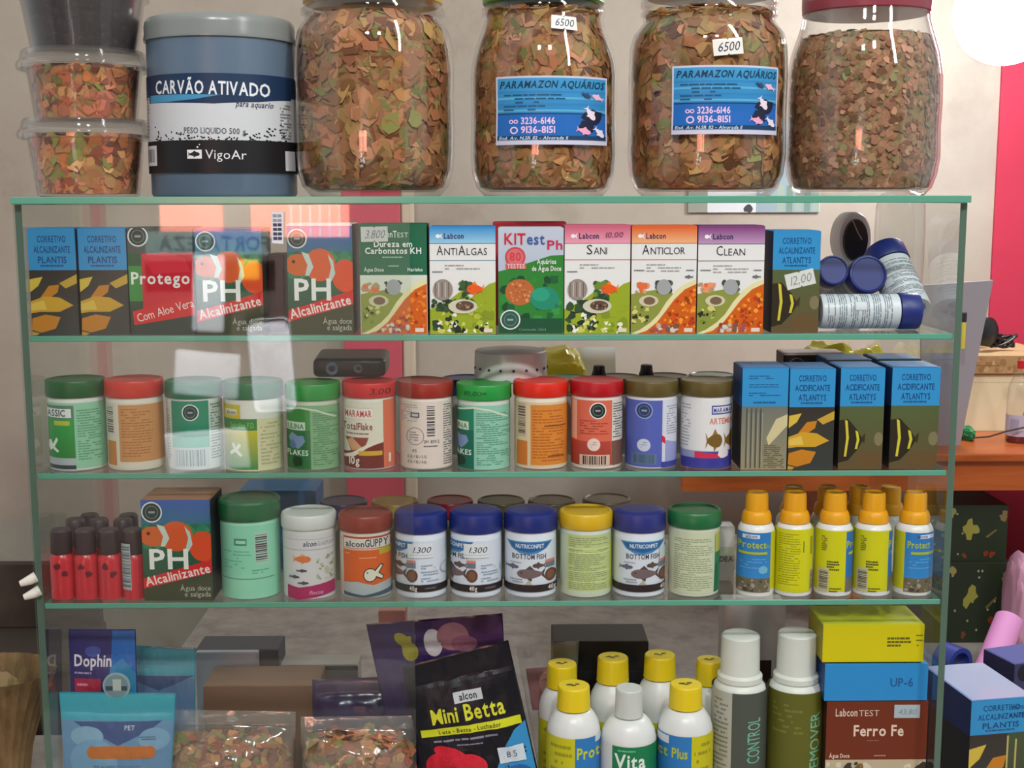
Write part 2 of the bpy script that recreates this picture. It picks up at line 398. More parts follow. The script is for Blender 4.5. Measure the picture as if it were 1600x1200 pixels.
def can(label, cx, r, ytop, ylid, ybot, zb, lidc, bodyc, draw=None, group=None, style='flat', Yf=0.006, name='flake_tin', cat='tin', lidnote=None, ax=None):
    Rl = r/sc(cx, (ytop+ybot)/2, Yf+r/2000.)*0.985; Ya = ax if ax is not None else Yf+Rl; Rb = Rl*0.945
    X = at(cx, (ytop+ybot)/2, Ya)[0]
    zf = lambda y: at(cx, y, Ya-Rb)[2]-zb-EPS
    H = at(cx, ytop, Ya-Rl)[2]-zb-EPS; zl = at(cx, ylid, Ya-Rl)[2]-zb-EPS
    t = thing(name, label, cat, (X, Ya, zb+EPS), group)
    mesh_obj('tin_body', lathe([(0, 0), (Rb*0.93, 0), (Rb*0.985, 0.0007), (Rb, 0.002), (Rb, zl-0.001), (Rb*0.97, zl+0.002), (0, zl+0.002)]), plastic(bodyc, 0.35), t, smooth=35)
    if style == 'flat':
        pr = [(Rb*0.98, zl), (Rl*0.985, zl), (Rl, zl+0.0008), (Rl*0.995, H-0.0016), (Rl*0.97, H-0.0002), (Rl*0.93, H), (Rl*0.86, H-0.0006), (Rl*0.82, H-0.0009), (0, H-0.0009)]
    elif style == 'ridge':
        pr = [(Rb*0.98, zl), (Rl*0.985, zl), (Rl, zl+0.0008), (Rl, H-0.002), (Rl*0.95, H-0.0002), (Rl*0.88, H), (Rl*0.83, H-0.0014), (0, H-0.0014)]
    else:
        pr = [(Rb*0.98, zl), (Rl*0.985, zl), (Rl, zl+0.0008), (Rl*0.985, H-0.004), (Rl*0.95, H-0.0012), (Rl*0.86, H+0.0002), (Rl*0.7, H+0.0006), (0, H+0.0008)]
    lid_o = mesh_obj('tin_lid', lathe(pr), plastic(lidc, 0.38), t, smooth=35)
    if draw:
        p = P(); draw(p, cx, r*0.945); wrapped(p, 'paper_label', t, cx, r*0.945, Rb, zf)
    if lidnote:
        p = P(); lidnote(p, cx, r); zl2 = lambda y: at(cx, y, Ya-Rl)[2]-zb-EPS
        wrapped(p, 'lid_writing', lid_o, cx, r, Rl, zl2)
    return t
# ---------------------------------------------------------------- the room
M_WALL = ramp_mat('stained_plaster', [(150, 136, 120), (176, 164, 150), (184, 174, 160), (166, 154, 138)], 3.0, 0.8, bump=0.15, mode='NOISE')
M_RED = ramp_mat('red_painted_plaster', [(184, 42, 68), (194, 48, 76), (202, 56, 84)], 2.5, 0.55, bump=0.1, mode='NOISE')
YW = 0.95
def struct(name, me, m, kind='structure'):
    o = mesh_obj(name, me, m); o['kind'] = kind; return o
xr = at(1554, 300, YW)[0]
struct('wall_back', box_me(-1.6, xr, YW, YW+0.1, -1.35, 1.5), M_WALL)
struct('wall_right', box_me(xr, 1.6, YW-0.006, YW+0.1, -1.35, 1.5), M_RED)
struct('floor', box_me(-3, 3, -7.0, YW+0.1, -1.40, -1.35), mat('floor_tile', (120, 112, 104), 0.5))
# counter carrying the case
M_CTR = ramp_mat('worn_grey_laminate', [(140, 132, 126), (164, 156, 148), (178, 170, 164)], 30, 0.6, bump=0.1, mode='NOISE')
ZC = ZB-0.007
t = thing('counter', 'grey worn shop counter under the glass case', 'counter', (0, 0.3, -1.35))
bm = bmesh.new(); L0 = 1.35-.3
for x0, x1, y1 in ((-0.9, -0.40, -.02), (-0.40, 1.1, .58)): box_bm(bm, x0, x1, -0.66, y1, ZC+1.35-0.03, ZC+1.35)
mesh_obj('counter_top', bm_mesh(bm), M_CTR, t)
mesh_obj('counter_base', box_me(-0.86, 1.06, -0.60, -.06, 0, ZC+1.35-0.0302), mat('dark_brown_board', (60, 44, 36), 0.6), t)
# ---------------------------------------------------------------- the glass case
def pane(name, x0, x1, y0, y1, z0, z1, parent, face=M_SHELF, edge=M_EDGE, label=None):
    me = bm_mesh(box_bm(bmesh.new(), x0, x1, y0, y1, z0, z1, 0.0004, 1)); me.materials.append(face); me.materials.append(edge)
    d = (x1-x0, y1-y0, z1-z0); ax = d.index(min(d))
    for p in me.polygons: p.material_index = 0 if (abs(p.normal[ax]) > 0.9 or p.normal.y > .7 or (ax == 1 and abs(p.normal.x) > .7)) else 1
    o = bpy.data.objects.new(name, me); COL.objects.link(o); o.parent = parent
    if label: o['label'] = label
    return o
CL, CW, CD = 0.3745, 0.373, 0.215
case = thing('glass_display_case', 'wide green edged glass display case with three shelves full of fish food and remedies', 'display case', (0, 0, ZB-0.005))
o0 = -(ZB-0.005)
pane('top_panel', -CL, CW, -0.010, CD, -0.0055+o0, 0+o0, case)
for s, q in ((-1, CL), (1, CW)):
    pane('side_panel', *sorted((s*q, s*(q-0.0055))), -0.002, CD, 0.0+o0-0.537+0.0052, -0.0056+o0, case, M_PANE, M_EDGED)
for z in SH:
    pane('shelf', -CL+0.0057, CW-0.0057, 0, CD-0.006, z-0.0045+o0, z+o0, case)
pane('floor_panel', -CL+0.0057, CW-0.0057, 0, CD, 0, 0.005, case)
xd = at(642, 500, -0.006)[0]
pane('sliding_door', -CL+0.001, xd, -0.0085, -0.0045, 0.0005, o0-0.0058, case, M_PANE, M_EDGE, 'sliding glass door over the left half')
for k, (px, py) in enumerate([(51, 906), (57, 927)]):
    A = at(px, py, -0.002); tg = at(px-12, py+2, -0.012)
    mesh_obj('clip', tube_me([(A[0]+0.0035, -0.0035, A[2]+o0+0.003), (A[0]-0.001, -0.006, A[2]+o0+0.001), (A[0]-0.008, -0.008, A[2]+o0-0.0015)], [0.0045, 0.004, 0.0025], 10), plastic((226, 220, 208)), case, smooth=40)
# ---------------------------------------------------------------- containers standing on the case
def lp(cx, Ya, zb, prof):
    return [(hw/sc(cx, y, Ya), at(cx, y, Ya)[2]-zb) for hw, y in prof]
def lower(pr):        # rest on the base: clamp the foot to zero height
    z0 = min(z for _, z in pr); return [(r, z-z0) for r, z in pr]
M_SEAL = mat('jar_seal', (150, 130, 100), 0.5)
def big_jar(cx, Ya, prof, lidprof, lidc, label, lidlabel, top, fm_, draw=None, tagdraw=None, bands=()):
    pr = lp(cx, Ya, 0, prof); z0 = pr[-1][1]; pr = [(r, z-z0) for r, z in pr]
    X = at(cx, 200, Ya)[0]
    t = thing('food_jar', label, 'jar', (X, Ya, EPS), 'big glass jars on the case')
    outer = pr[::-1]                                   # foot to mouth
    wall = 0.0022
    ring = [(0, 0)]+[(outer[0][0]*0.9, 0)]+outer+[(r-wall, z) for r, z in outer[::-1]][:-1]+[(outer[0][0]*0.9, wall*1.6), (0, wall*1.6)]
    mesh_obj('glass_body', lathe(ring, 64), M_JAR, t, smooth=50)
    if lidprof:
        lr = [(r, z-z0) for r, z in lp(cx, Ya, 0, lidprof)]
        o = mesh_obj('lid', lathe([(0, lr[0][1])]+lr+[(0, lr[-1][1])], 64), mat('metal_lid', lidc, 0.3, 0.5), t, smooth=35); o['label'] = lidlabel
    R = max(r for r, z in pr)
    def rad(z):
        for (r1, z1), (r2, z2) in zip(pr[:-1], pr[1:]):
            if z1 >= z >= z2: return r1+(r2-r1)*(z1-z)/max(z1-z2, 1e-9)
        return R
    for dr, nm in ((draw, 'paper_label'), (tagdraw, 'price_tag')):
        if dr:
            p = P(); dr(p); rpx = max(h for h, _ in prof)
            def fm(x, y, o_):
                z = at(cx, y, Ya-R)[2]-z0; q = rad(z)+o_; a = ang(x, cx, rpx); return (q*math.sin(a), -q*math.cos(a), z)
            p.build(nm, t, fm, wrap_xs(cx, rpx), [y for y in range(0, 240, 4)])
    # flakes filling
    fl = []
    zt = at(cx, top, Ya)[2]-z0
    for r, z in outer:
        if z < zt: fl.append((r-wall-0.0012, max(z, 0.0052)))
    fl = [(0, 0.0052)]+fl+[(rad(zt)-wall-0.002, zt), (rad(zt)*0.55, zt+0.004), (0, zt+0.002)]
    dense = []
    for a, b in zip(fl[:-1], fl[1:]):
        n = max(1, int(math.hypot(a[0]-b[0], a[1]-b[1])/0.003))
        dense += [(a[0]+(b[0]-a[0])*i/n, a[1]+(b[1]-a[1])*i/n) for i in range(n)]
    dense.append(fl[-1])
    me = lathe(dense, 96)
    for v in me.vertices:
        q = noise.noise(Vector(v.co)*130+Vector((cx, 0, 0)))+0.5*noise.noise(Vector(v.co)*320)
        k = 0.975-0.02*max(q, 0)*1.4; v.co.x *= k; v.co.y *= k
    side = [(r+.001, z) for r, z in fl[1:-2]]
    me = add_chips(me, 1700 if fm_ is M_FLAKE else 4600, *((.0055, .0125) if fm_ is M_FLAKE else (.0022, .0046)), CHIP_A if fm_ is M_FLAKE else CHIP_B, int(cx), lathe_limit(side))
    o = mesh_obj('flake_food', me, [fm_, M_CHIP], None, (X, Ya, EPS+0.0002)); return o
WHT = (232, 232, 230)
def shop_label(x0, y0, x1, y1):
    def d(p):
        w, h = x1-x0, y1-y0; X = lambda u: x0+u*w; Y = lambda v: y0+v*h
        p.rect(x0, y0, x1, y1, (205, 205, 225)); p.rect(X(.015), Y(.03), X(.985), Y(.93), (60, 152, 205), (38, 120, 190))
        for k in range(5): p.rect(X(.015), Y(.22+.09*k), X(.985), Y(.25+.09*k), (92, 176, 216) if k % 2 else (48, 132, 192))
        p.rect(X(.015), Y(.56), X(.985), Y(.93), (30, 104, 186)); p.rect(X(.015), Y(.54), X(.985), Y(.56), (22, 60, 110))
        p.text(X(.5), Y(.175), 'PARAMAZON AQUÁRIOS', .1*h, (20, 58, 88), .93*w, 1, 'c', .2)
        p.lines(X(.07), Y(.25), X(.62), Y(.52), 5, (30, 90, 130), 3)
        p.text(X(.22), Y(.70), '3236-6146', .095*h, (240, 200, 235), .30*w, 1); p.text(X(.22), Y(.83), '9136-8151', .095*h, (240, 200, 235), .30*w, 1)
        p.ring(X(.16), Y(.79), .045*h*1.2, .02*h, (240, 200, 235)); p.ring(X(.135), Y(.665), .03*h, .014*h, (240, 200, 235)); p.ring(X(.175), Y(.665), .03*h, .014*h, (240, 200, 235))
        p.rect(X(.015), Y(.87), X(.985), Y(.93), (24, 62, 100)); p.text(X(.03), Y(.925), 'End. Av. N.SR 112 - Alvorada II', .045*h, (190, 215, 235), .6*w, 1, 'l', .2)
        p.blob(X(.86), Y(.6), .11*w, (30, 34, 60), 5, 12, .4); p.blob(X(.8), Y(.75), .08*w, (30, 34, 60), 7, 12, .4)
        for (u, v, s, c, r, sd) in [(.9, .3, .1, (238, 190, 220), .4, -1), (.84, .55, .13, (240, 225, 240), 1.0, 1), (.78, .8, .12, (238, 170, 205), .3, 1), (.92, .82, .11, (236, 225, 240), .8, 1), (.8, .28, .08, (60, 70, 110), .5, 1)]:
            p.fish(X(u), Y(v), s*w, s*w*.5, c, sd, None, r)
    return d
def price(cx, cy, w, h, s, rot=0.0, col=(26, 30, 52), bg=(236, 234, 228), th=0.55):
    def d(p):
        c, q = math.cos(rot), math.sin(rot)
        R = lambda x, y: (cx+x*c-y*q, cy+x*q+y*c)
        p.poly([R(-w/2, -h/2), R(w/2, -h/2), R(w/2, h/2), R(-w/2, h/2)], bg)
        for k in (-1, 1): p.poly([R(-2, k*h/2), R(0, k*(h/2-2.5)), R(2, k*h/2)], (120, 110, 100))
        x, y = R(-w*0.36, h*th*0.5); p.text(x, y, s, h*th, col, w*0.72, 0, 'l', 0.25, rot)
    return d
J1 = [(107, -14), (107, 8), (112, 13), (112, 19), (105, 24), (108, 30), (118, 46), (123, 72), (124.5, 110), (123, 150), (124, 190), (123, 235), (121, 262), (114, 286), (100, 302)]
J2 = [(92, -14), (92, 8), (96, 12), (96, 22), (92, 27), (97, 46), (106, 72), (112, 98), (113.5, 120), (112.5, 180), (113.5, 240), (111, 268), (104, 290), (92, 303)]
J3 = [(100, -16), (100, -4), (106, 0), (106, 8), (102, 12), (106, 20), (106, 26), (101, 32), (106, 40), (117, 54), (122, 75), (123, 120), (121.5, 180), (122.5, 240), (119, 270), (111, 292), (99, 304)]
J4 = [(94, -16), (94, 14), (97, 22), (98, 34), (104, 54), (113, 84), (117.5, 112), (118.5, 160), (117, 200), (118, 245), (114, 272), (107, 292), (96, 304)]
YJ = 0.086
ff = []
ff.append(big_jar(586, YJ, J1, [(106, 4), (108.5, 2), (109.5, -8), (109.5, -30), (106, -36)], (206, 170, 40), 'large glass jar of brown flakes under a yellow lid, without any label', 'yellow lid', 27, M_FLAKE))
ff.append(big_jar(849, YJ, J2, [(93, 6), (95, 4), (96, -6), (96, -30), (92, -36)], (84, 150, 44), 'large glass jar of brown flakes with a green lid and a blue shop label', 'green lid', 20, M_FLAKE,
    shop_label(775, 114, 943, 222), price(881, 28, 45, 22, '6500', 0.06)))
ff.append(big_jar(1104, YJ, J3, [(101, -6), (103, -9), (104, -14), (104, -38), (100, -42)], (222, 216, 200), 'large glass jar with a bare threaded neck, blue shop label and 6500 tag', 'pale lid', 22, M_FLAKE,
    shop_label(1035, 99, 1197, 207), price(1114, 70, 45, 26, '6500', -0.1)))
ff.append(big_jar(1347, YJ, J4, [(96, 22), (98, 20), (99, 8), (99, -28), (95, -34)], (142, 62, 74), 'large glass jar of dull brown flakes with a dark red lid, nearest the lamp', 'dark red lid', 60, M_FLAKEP))
for o, l in zip(ff, ['brown flake food filling the jar with the yellow lid', 'brown flake food filling the jar with the green lid', 'brown flake food filling the jar with the bare threaded neck', 'dull brown flake food filling the jar with the dark red lid']):
    tag(o, l, 'fish food', 'loose flake food', 'stuff')
# --- stacked tubs
YT = 0.075
def tub(cx, y0, y1, r0, r1, label, lid, zb, fm_, flabel, fill, gnote):
    s = sc(cx, (y0+y1)/2, YT); X = at(cx, (y0+y1)/2, YT)[0]; H = at(cx, y0, YT)[2]-zb; R0, R1 = r0/s, r1/s; w = 0.0012
    t = thing('plastic_tub', label, 'tub', (X, YT, zb+EPS), 'clear food tubs in a stack')
    mesh_obj('tub_body', lathe([(0, 0), (R1*0.95, 0), (R1, 0.001), (R0*0.99, H*0.92), (R0*1.07, H*0.93), (R0*1.07, H), (R0-w, H), (R0*0.985-w, H*0.9), (R1-w, w*1.5), (0, w*1.5)], 56), M_TUB, t, smooth=40)
    top = H
    if lid:
        L = R0*1.15; h = 0.0125
        mesh_obj('tub_lid', lathe([(R0*1.08, H-0.004), (L, H-0.003), (L*1.01, H+0.001), (L*0.985, H+0.0035), (R0*1.1, H+0.0045), (R0*1.07, H+h-0.002), (R0*1.04, H+h), (R0*0.98, H+h), (R0*0.95, H+h-0.003), (0, H+h-0.003), (0, H+h-0.0042), (R0*0.96, H+h-0.0042), (R0*1.0, H+h-0.0012), (R0*1.05, H+0.0035), (R0*1.08, H+0.002)], 56, True), M_TUB, t, smooth=40)
        top = H+h-0.0028
    zt = H*fill
    pr = [(0, 0.0022)]+[(R1+(R0-R1)*k/14*fill-w-0.0012, 0.0022+(zt-0.0022)*k/14) for k in range(15)]+[(R0*0.5, zt+0.002), (0, zt)]
    me = lathe(pr, 72)
    for v in me.vertices:
        q = noise.noise(Vector(v.co)*150+Vector((0, y0, 0))); k = (0.97 if fm_ is not M_GRAN else 1)-0.02*max(q, 0); v.co.x *= k; v.co.y *= k
    if fm_ is not M_GRAN: me = add_chips(me, 900, .0045, .0105, CHIP_O, int(y0), lathe_limit([(r+.001, z) for r, z in pr[1:-2]]))
    tag(mesh_obj('flake_food', me, [fm_, M_CHIP], None, (X, YT, zb+EPS+0.0002)), flabel, 'fish food', 'loose flake food', 'stuff')
    return zb+EPS+top
z = tub(137, 212, 300, 88, 77, 'bottom clear tub of orange and green flakes in the stack at left', True, 0.0, M_FLAKEO, 'orange and green flake food in the bottom tub of the stack', 0.95, 0)
z = tub(134, 106, 187, 87, 77, 'middle clear tub of orange flakes in the stack at left', True, z, M_FLAKEO, 'orange flake food in the middle tub of the stack', 0.93, 0)
z = tub(131, -6, 80, 94, 80, 'topmost clear tub of dark granules, standing on two tubs', False, z, M_GRAN, 'dark granules in the topmost tub of the stack', 0.96, 0)
# --- tub of activated carbon
cx = 349; Yc = 0.082; pr = lp(cx, Yc, 0, [(108, 300), (111, 296), (112.5, 200), (113, 62), (108, 58)]); z0 = pr[0][1]; X = at(cx, 200, Yc)[0]
pr = [(r, z-z0) for r, z in pr]
t = thing('carbon_jar', 'blue grey plastic jar of activated carbon with a wide black and white label', 'jar', (X, Yc, EPS))
mesh_obj('jar_body', lathe([(0, 0)]+pr+[(0, pr[-1][1])], 64), mat('smoky_plastic', (96, 116, 136), 0.3), t, smooth=40)
lr = [(r, z-z0) for r, z in lp(cx, Yc, 0, [(109, 62), (116, 62), (116.5, 58), (115, 50), (115.5, 40), (114, 32), (110, 27), (104, 26)])]
mesh_obj('jar_lid', lathe([(0, lr[0][1])]+lr+[(0, lr[-1][1]-0.001)], 64), mat('frosted_lid', (132, 138, 136), 0.25), t, smooth=40)['label'] = 'translucent whitish lid'
p = P(); R = 112/sc(cx, 200, Yc)
p.rect(cx-226, 106, cx+226, 262, (206, 210, 214)); p.rect(cx-226, 106, cx+226, 140, (28, 52, 84))
wv = [(241+i*7, 140) for i in range(33)]+[(241+(32-i)*7, 148-7*math.cos((32-i)/32*math.pi*1.4)+2) for i in range(33)]
p.poly([(252, 137), (300, 140), (462, 137), (462, 143), (420, 150), (360, 154), (300, 152), (252, 150)], (28, 52, 84))
p.poly([(255, 138), (370, 140), (330, 147), (290, 150), (255, 150)], (72, 150, 190))
p.text(267, 136, 'CARVÃO ATIVADO', 20, (230, 234, 238), 168, 1, 'l', 0, 0.03); p.text(390, 158, 'para aquario', 9, (60, 70, 88), 48, 1, 'l', 0.2, 0.02)
p.text(314, 200, 'PESO LIQUIDO 500 g', 9, (90, 96, 104), 88, 1, 'l', 0, 0.02)
rnd = random.Random(4)
for i in range(130):
    x = rnd.uniform(262, 452); d = abs(x-357)/95; y = 212-rnd.random()**1.6*(6+26*d*d); p.ell(x, y, 1.4, None, (34, 34, 38), 8, z=p.L+.01)
p.rect(cx-226, 211, cx+226, 262, (26, 26, 30))
p.poly([(318, 226), (340, 226), (340, 240), (318, 240)], (235, 235, 235)); p.fish(329, 233, 16, 8, (40, 40, 44)); p.ell(334, 222, 1.5, None, (235, 235, 235), 8); p.ell(337, 218, 1, None, (235, 235, 235), 8)
p.text(345, 240, 'VigoAr', 14, (226, 228, 230), 57, 0, 'l', 0, 0.02)
p.lines(241, 118, 251, 205, 16, (120, 126, 134), 4); p.rect(240, 218, 266, 250, (214, 216, 218)); p.bars(242, 221, 264, 247, (90, 92, 98), None, False, 3)
p.lines(446, 150, 460, 208, 12, (120, 126, 134), 5); p.rect(450, 226, 466, 258, (206, 208, 212))
wrapped(p, 'paper_label', t, cx, 112, lambda y: 113.2/sc(cx, y, Yc)+.0002, lambda y: at(cx, y, Yc-R)[2]-z0)
# ---------------------------------------------------------------- top shelf: cartons
S1, S2, S3 = SH
BLU = (52, 146, 204); NAVY = (28, 52, 96)
def atlantys(lines, pic, x0, x1, ytop, yb, ybot):
    def d(p):
        w = x1-x0; m = (x0+x1)/2; h = yb-ytop
        p.rect(x0, ytop, x1, ybot, (52, 54, 48)); p.rect(x0, ytop, x1, yb, BLU)
        for k, s in enumerate(lines):
            if s == '~': p.lines(x0+w*.15, ytop+h*(.18+.22*k), x1-w*.15, ytop+h*(.3+.22*k), 2, (32, 92, 146), k, .95)
            else: p.text(m, ytop+h*(.33+.25*k), s, h*.155, (26, 72, 128), w*(.60 if len(s) < 10 else .76), 1, 'c')
        p.lines(x0+w*.25, yb-h*.16, x1-w*.25, yb-h*.05, 1, (32, 92, 146), 9, .95)
        H = ybot-yb; Y = lambda v: yb+v*H; X = lambda u: x0+u*w
        if pic == 'corn':
            p.rect(x0, yb, x1, ybot, (58, 52, 46), (60, 64, 62))
            y1, y2 = (206, 160, 44), (196, 128, 34)
            for (pts, c) in [([(.0, .14), (.28, .1), (.18, .24), (0, .34)], (212, 184, 70)), ([(.62, .2), (1, .06), (1, .2), (.75, .28)], (196, 160, 60)),
                             ([(.18, .45), (.4, .24), (.62, .22), (.58, .34), (.3, .48)], y2), ([(0, .48), (.3, .4), (.62, .42), (.9, .54), (.6, .64), (.2, .64), (0, .66)], y1),
                             ([(.02, .74), (.3, .68), (.62, .72), (.5, .9), (.2, .96), (0, .92)], y2), ([(0, .52), (.28, .46), (.34, .6), (0, .62)], (222, 188, 84)), ([(0, .94), (.16, .97), (.1, 1), (0, 1)], (190, 150, 60))]:
                p.poly([(X(a), Y(b)) for a, b in pts], c)
        elif pic == 'fish':
            p.rect(x0, yb, x1, ybot, (84, 98, 60), (98, 82, 54))
            p.ell(X(.9), Y(.52), w*.1, H*.11, (126, 120, 86)); p.ell(X(.7), Y(.85), w*.3, H*.14, (104, 82, 50))
            p.poly([(X(0), Y(.22)), (X(.2), Y(.2)), (X(.42), Y(.38)), (X(.55), Y(.54)), (X(.42), Y(.7)), (X(.22), Y(.86)), (X(0), Y(.9))], (48, 42, 32))
            p.poly([(X(.5), Y(.5)), (X(.6), Y(.42)), (X(.58), Y(.6))], (60, 52, 34))
            for u, a, b, b2 in [(.16, .21, .8, .06), (.40, .38, .68, .04)]:
                p.poly([(X(u-.03), Y(a)), (X(u+.03), Y(a+.02)), (X(u+.07), Y((a+b)/2)), (X(u+.02), Y(b)), (X(u-.03), Y(b)), (X(u+.01), Y((a+b)/2))], (206, 196, 60))
        else:
            p.rect(x0, yb, x1, ybot, (112, 118, 108), (150, 142, 112)); p.poly([(X(.55), Y(.5)), (X(.75), Y(.2)), (X(1), Y(.12)), (X(1), Y(.3)), (X(.6), Y(.62))], (206, 196, 150))
            for u in (.1, .2, .3, .4): p.rect(X(u), Y(.03), X(u+.03), Y(.98), (78, 82, 76)); p.rect(X(u+.05), Y(.1), X(u+.06), Y(.9), (170, 170, 150))
            p.lines(X(.5), Y(.6), X(.95), Y(.98), 12, (110, 100, 70), 6)
    return d
def atl_side(yfrac, blue=(30, 70, 128), low=(40, 36, 34)):
    def e(t, w, h, dep):
        p = P()
        for s in (-1, 1):
            pass
        z = h*(1-yfrac)
        for s in (-1, 1):
            o = mesh_obj('side_print', pyd([(s*(w/2+.0001), -dep/2+.0006, z), (s*(w/2+.0001), dep/2-.0006, z), (s*(w/2+.0001), dep/2-.0006, h-.0006), (s*(w/2+.0001), -dep/2+.0006, h-.0006)], [(0, 1, 2, 3)]), card(blue), t)
    return e
DK = (40, 38, 36)
G = 'small fish remedy cartons on the top shelf'
AL = ['CORRETIVO', 'ALCALINIZANTE', 'PLANTIS']
for i, (x0, x1, lb) in enumerate([(46, 121, 'blue topped carton at the far left end of the top shelf'), (124, 200, 'blue topped carton second from the left end of the top shelf')]):
    carton('remedy_carton', lb, 'carton', x0, x1, 357, 522, S1, .006, .036, (DK, DK, BLU), atlantys(AL, 'corn', x0, x1, 357, 421, 522), G, extra=atl_side(.39))
def seal(p, x, y, r, bg=(34, 52, 48), rg=(226, 230, 230)):
    p.ell(x, y, r, None, bg); p.ring(x, y, r, r*.13, rg); p.ring(x, y, r*.62, r*.06, (120, 140, 138)); p.rect(x-r*.3, y-r*.1, x+r*.3, y+r*.1, (150, 166, 164))
def d_protego(p):
    p.rect(201, 360, 303, 524, (38, 92, 52), (40, 60, 50)); p.rect(201, 360, 303, 396, (70, 80, 78))
    p.poly([(222, 396), (303, 394), (303, 500), (222, 505)], (206, 22, 46)); p.poly([(222, 396), (262, 394), (290, 402), (298, 424), (240, 428)], (222, 44, 66))
    p.rect(201, 415, 222, 470, (54, 140, 60)); p.text(205, 443, 'Protego', 18, (236, 236, 232), 92, 1)
    p.poly([(205, 486), (303, 459), (303, 490), (208, 514)], (214, 34, 40)); p.text(214, 503, 'Com Aloe Vera', 13, (238, 226, 224), 92, 0, 'l', 0, -.27)
    p.poly([(205, 508), (303, 492), (303, 524), (201, 524)], (42, 62, 54)); seal(p, 218, 369, 16)
carton('remedy_carton', 'red and green carton third from the left end of the top shelf', 'carton', 201, 303, 356, 523, S1, .006, .04, ((60, 74, 66), (40, 60, 46), (70, 80, 74)), d_protego, G)
def d_ph(x0, y0, x1, y1, sl=True):
    def d(p):
        w, h = x1-x0, y1-y0; X = lambda u: x0+u*w; Y = lambda v: y0+v*h
        p.rect(x0, y0, x1, Y(.24), (52, 92, 176), (44, 110, 140)); p.rect(x0, Y(.24), x1, y1, (34, 110, 84), (52, 66, 44))
        p.scatter(x0, Y(.22), x1, Y(.5), 26, w*.1, [(40, 130, 96), (30, 96, 78), (60, 140, 90)], 3)
        # clown fish
        p.ell(X(.17), Y(.36), w*.2, h*.1, (212, 98, 36)); p.ell(X(.5), Y(.36), w*.24, h*.15, (222, 92, 44)); p.ell(X(.88), Y(.46), w*.2, h*.15, (226, 78, 36))
        p.poly([(X(.22), Y(.24)), (X(.33), Y(.26)), (X(.4), Y(.38)), (X(.33), Y(.46)), (X(.27), Y(.46)), (X(.31), Y(.36))], (200, 216, 206))
        p.poly([(X(.62), Y(.26)), (X(.7), Y(.32)), (X(.73), Y(.44)), (X(.66), Y(.52)), (X(.63), Y(.48)), (X(.67), Y(.38))], (190, 214, 206)); p.ell(X(.1), Y(.33), w*.025, None, (20, 20, 20))
        p.poly([(x0, Y(.88)), (x0, Y(.78)), (x1, Y(.59)), (x1, Y(.72))], (216, 40, 38))
        p.text(X(.1), Y(.68), 'PH', h*.19, (240, 240, 236), w*.56, 1)
        p.text(X(.04), Y(.855), 'Alcalinizante', h*.085, (242, 226, 222), w*.96, 1, 'l', 0, -.235*h/w*.62)
        p.poly([(x0, Y(.89)), (x1, Y(.73)), (x1, y1), (x0, y1)], (64, 70, 46)); p.text(X(.97), Y(.90), 'Água doce', h*.05, (190, 190, 176), w*.44, 0, 'r'); p.text(X(.97), Y(.96), 'e salgada', h*.05, (190, 190, 176), w*.38, 0, 'r')
        seal(p, X(.16), Y(.12), w*.15)
    return d
carton('remedy_carton', 'pinkish clownfish carton on the top shelf, just right of the red and green one', 'carton', 306, 411, 357, 523, S1, .006, .04, ((110, 90, 90), (60, 60, 56), (190, 120, 130)), d_ph(306, 357, 411, 523), G)
carton('remedy_carton', 'plain dark brown carton set back between the two clownfish cartons', 'carton', 417, 445, 398, 520, S1, .03, .035, ((66, 30, 32), (54, 26, 28), (80, 30, 34)), None, G)
carton('remedy_carton', 'clownfish carton with a white lid edge, left of the dark green carton', 'carton', 449, 552, 350, 524, S1, .006, .05, ((110, 110, 100), (24, 30, 28), (220, 222, 224)), lambda p: (d_ph(449, 352, 552, 524)(p), p.rect(449, 350, 552, 353, (220, 222, 226))), G)
INKD = (34, 34, 52)
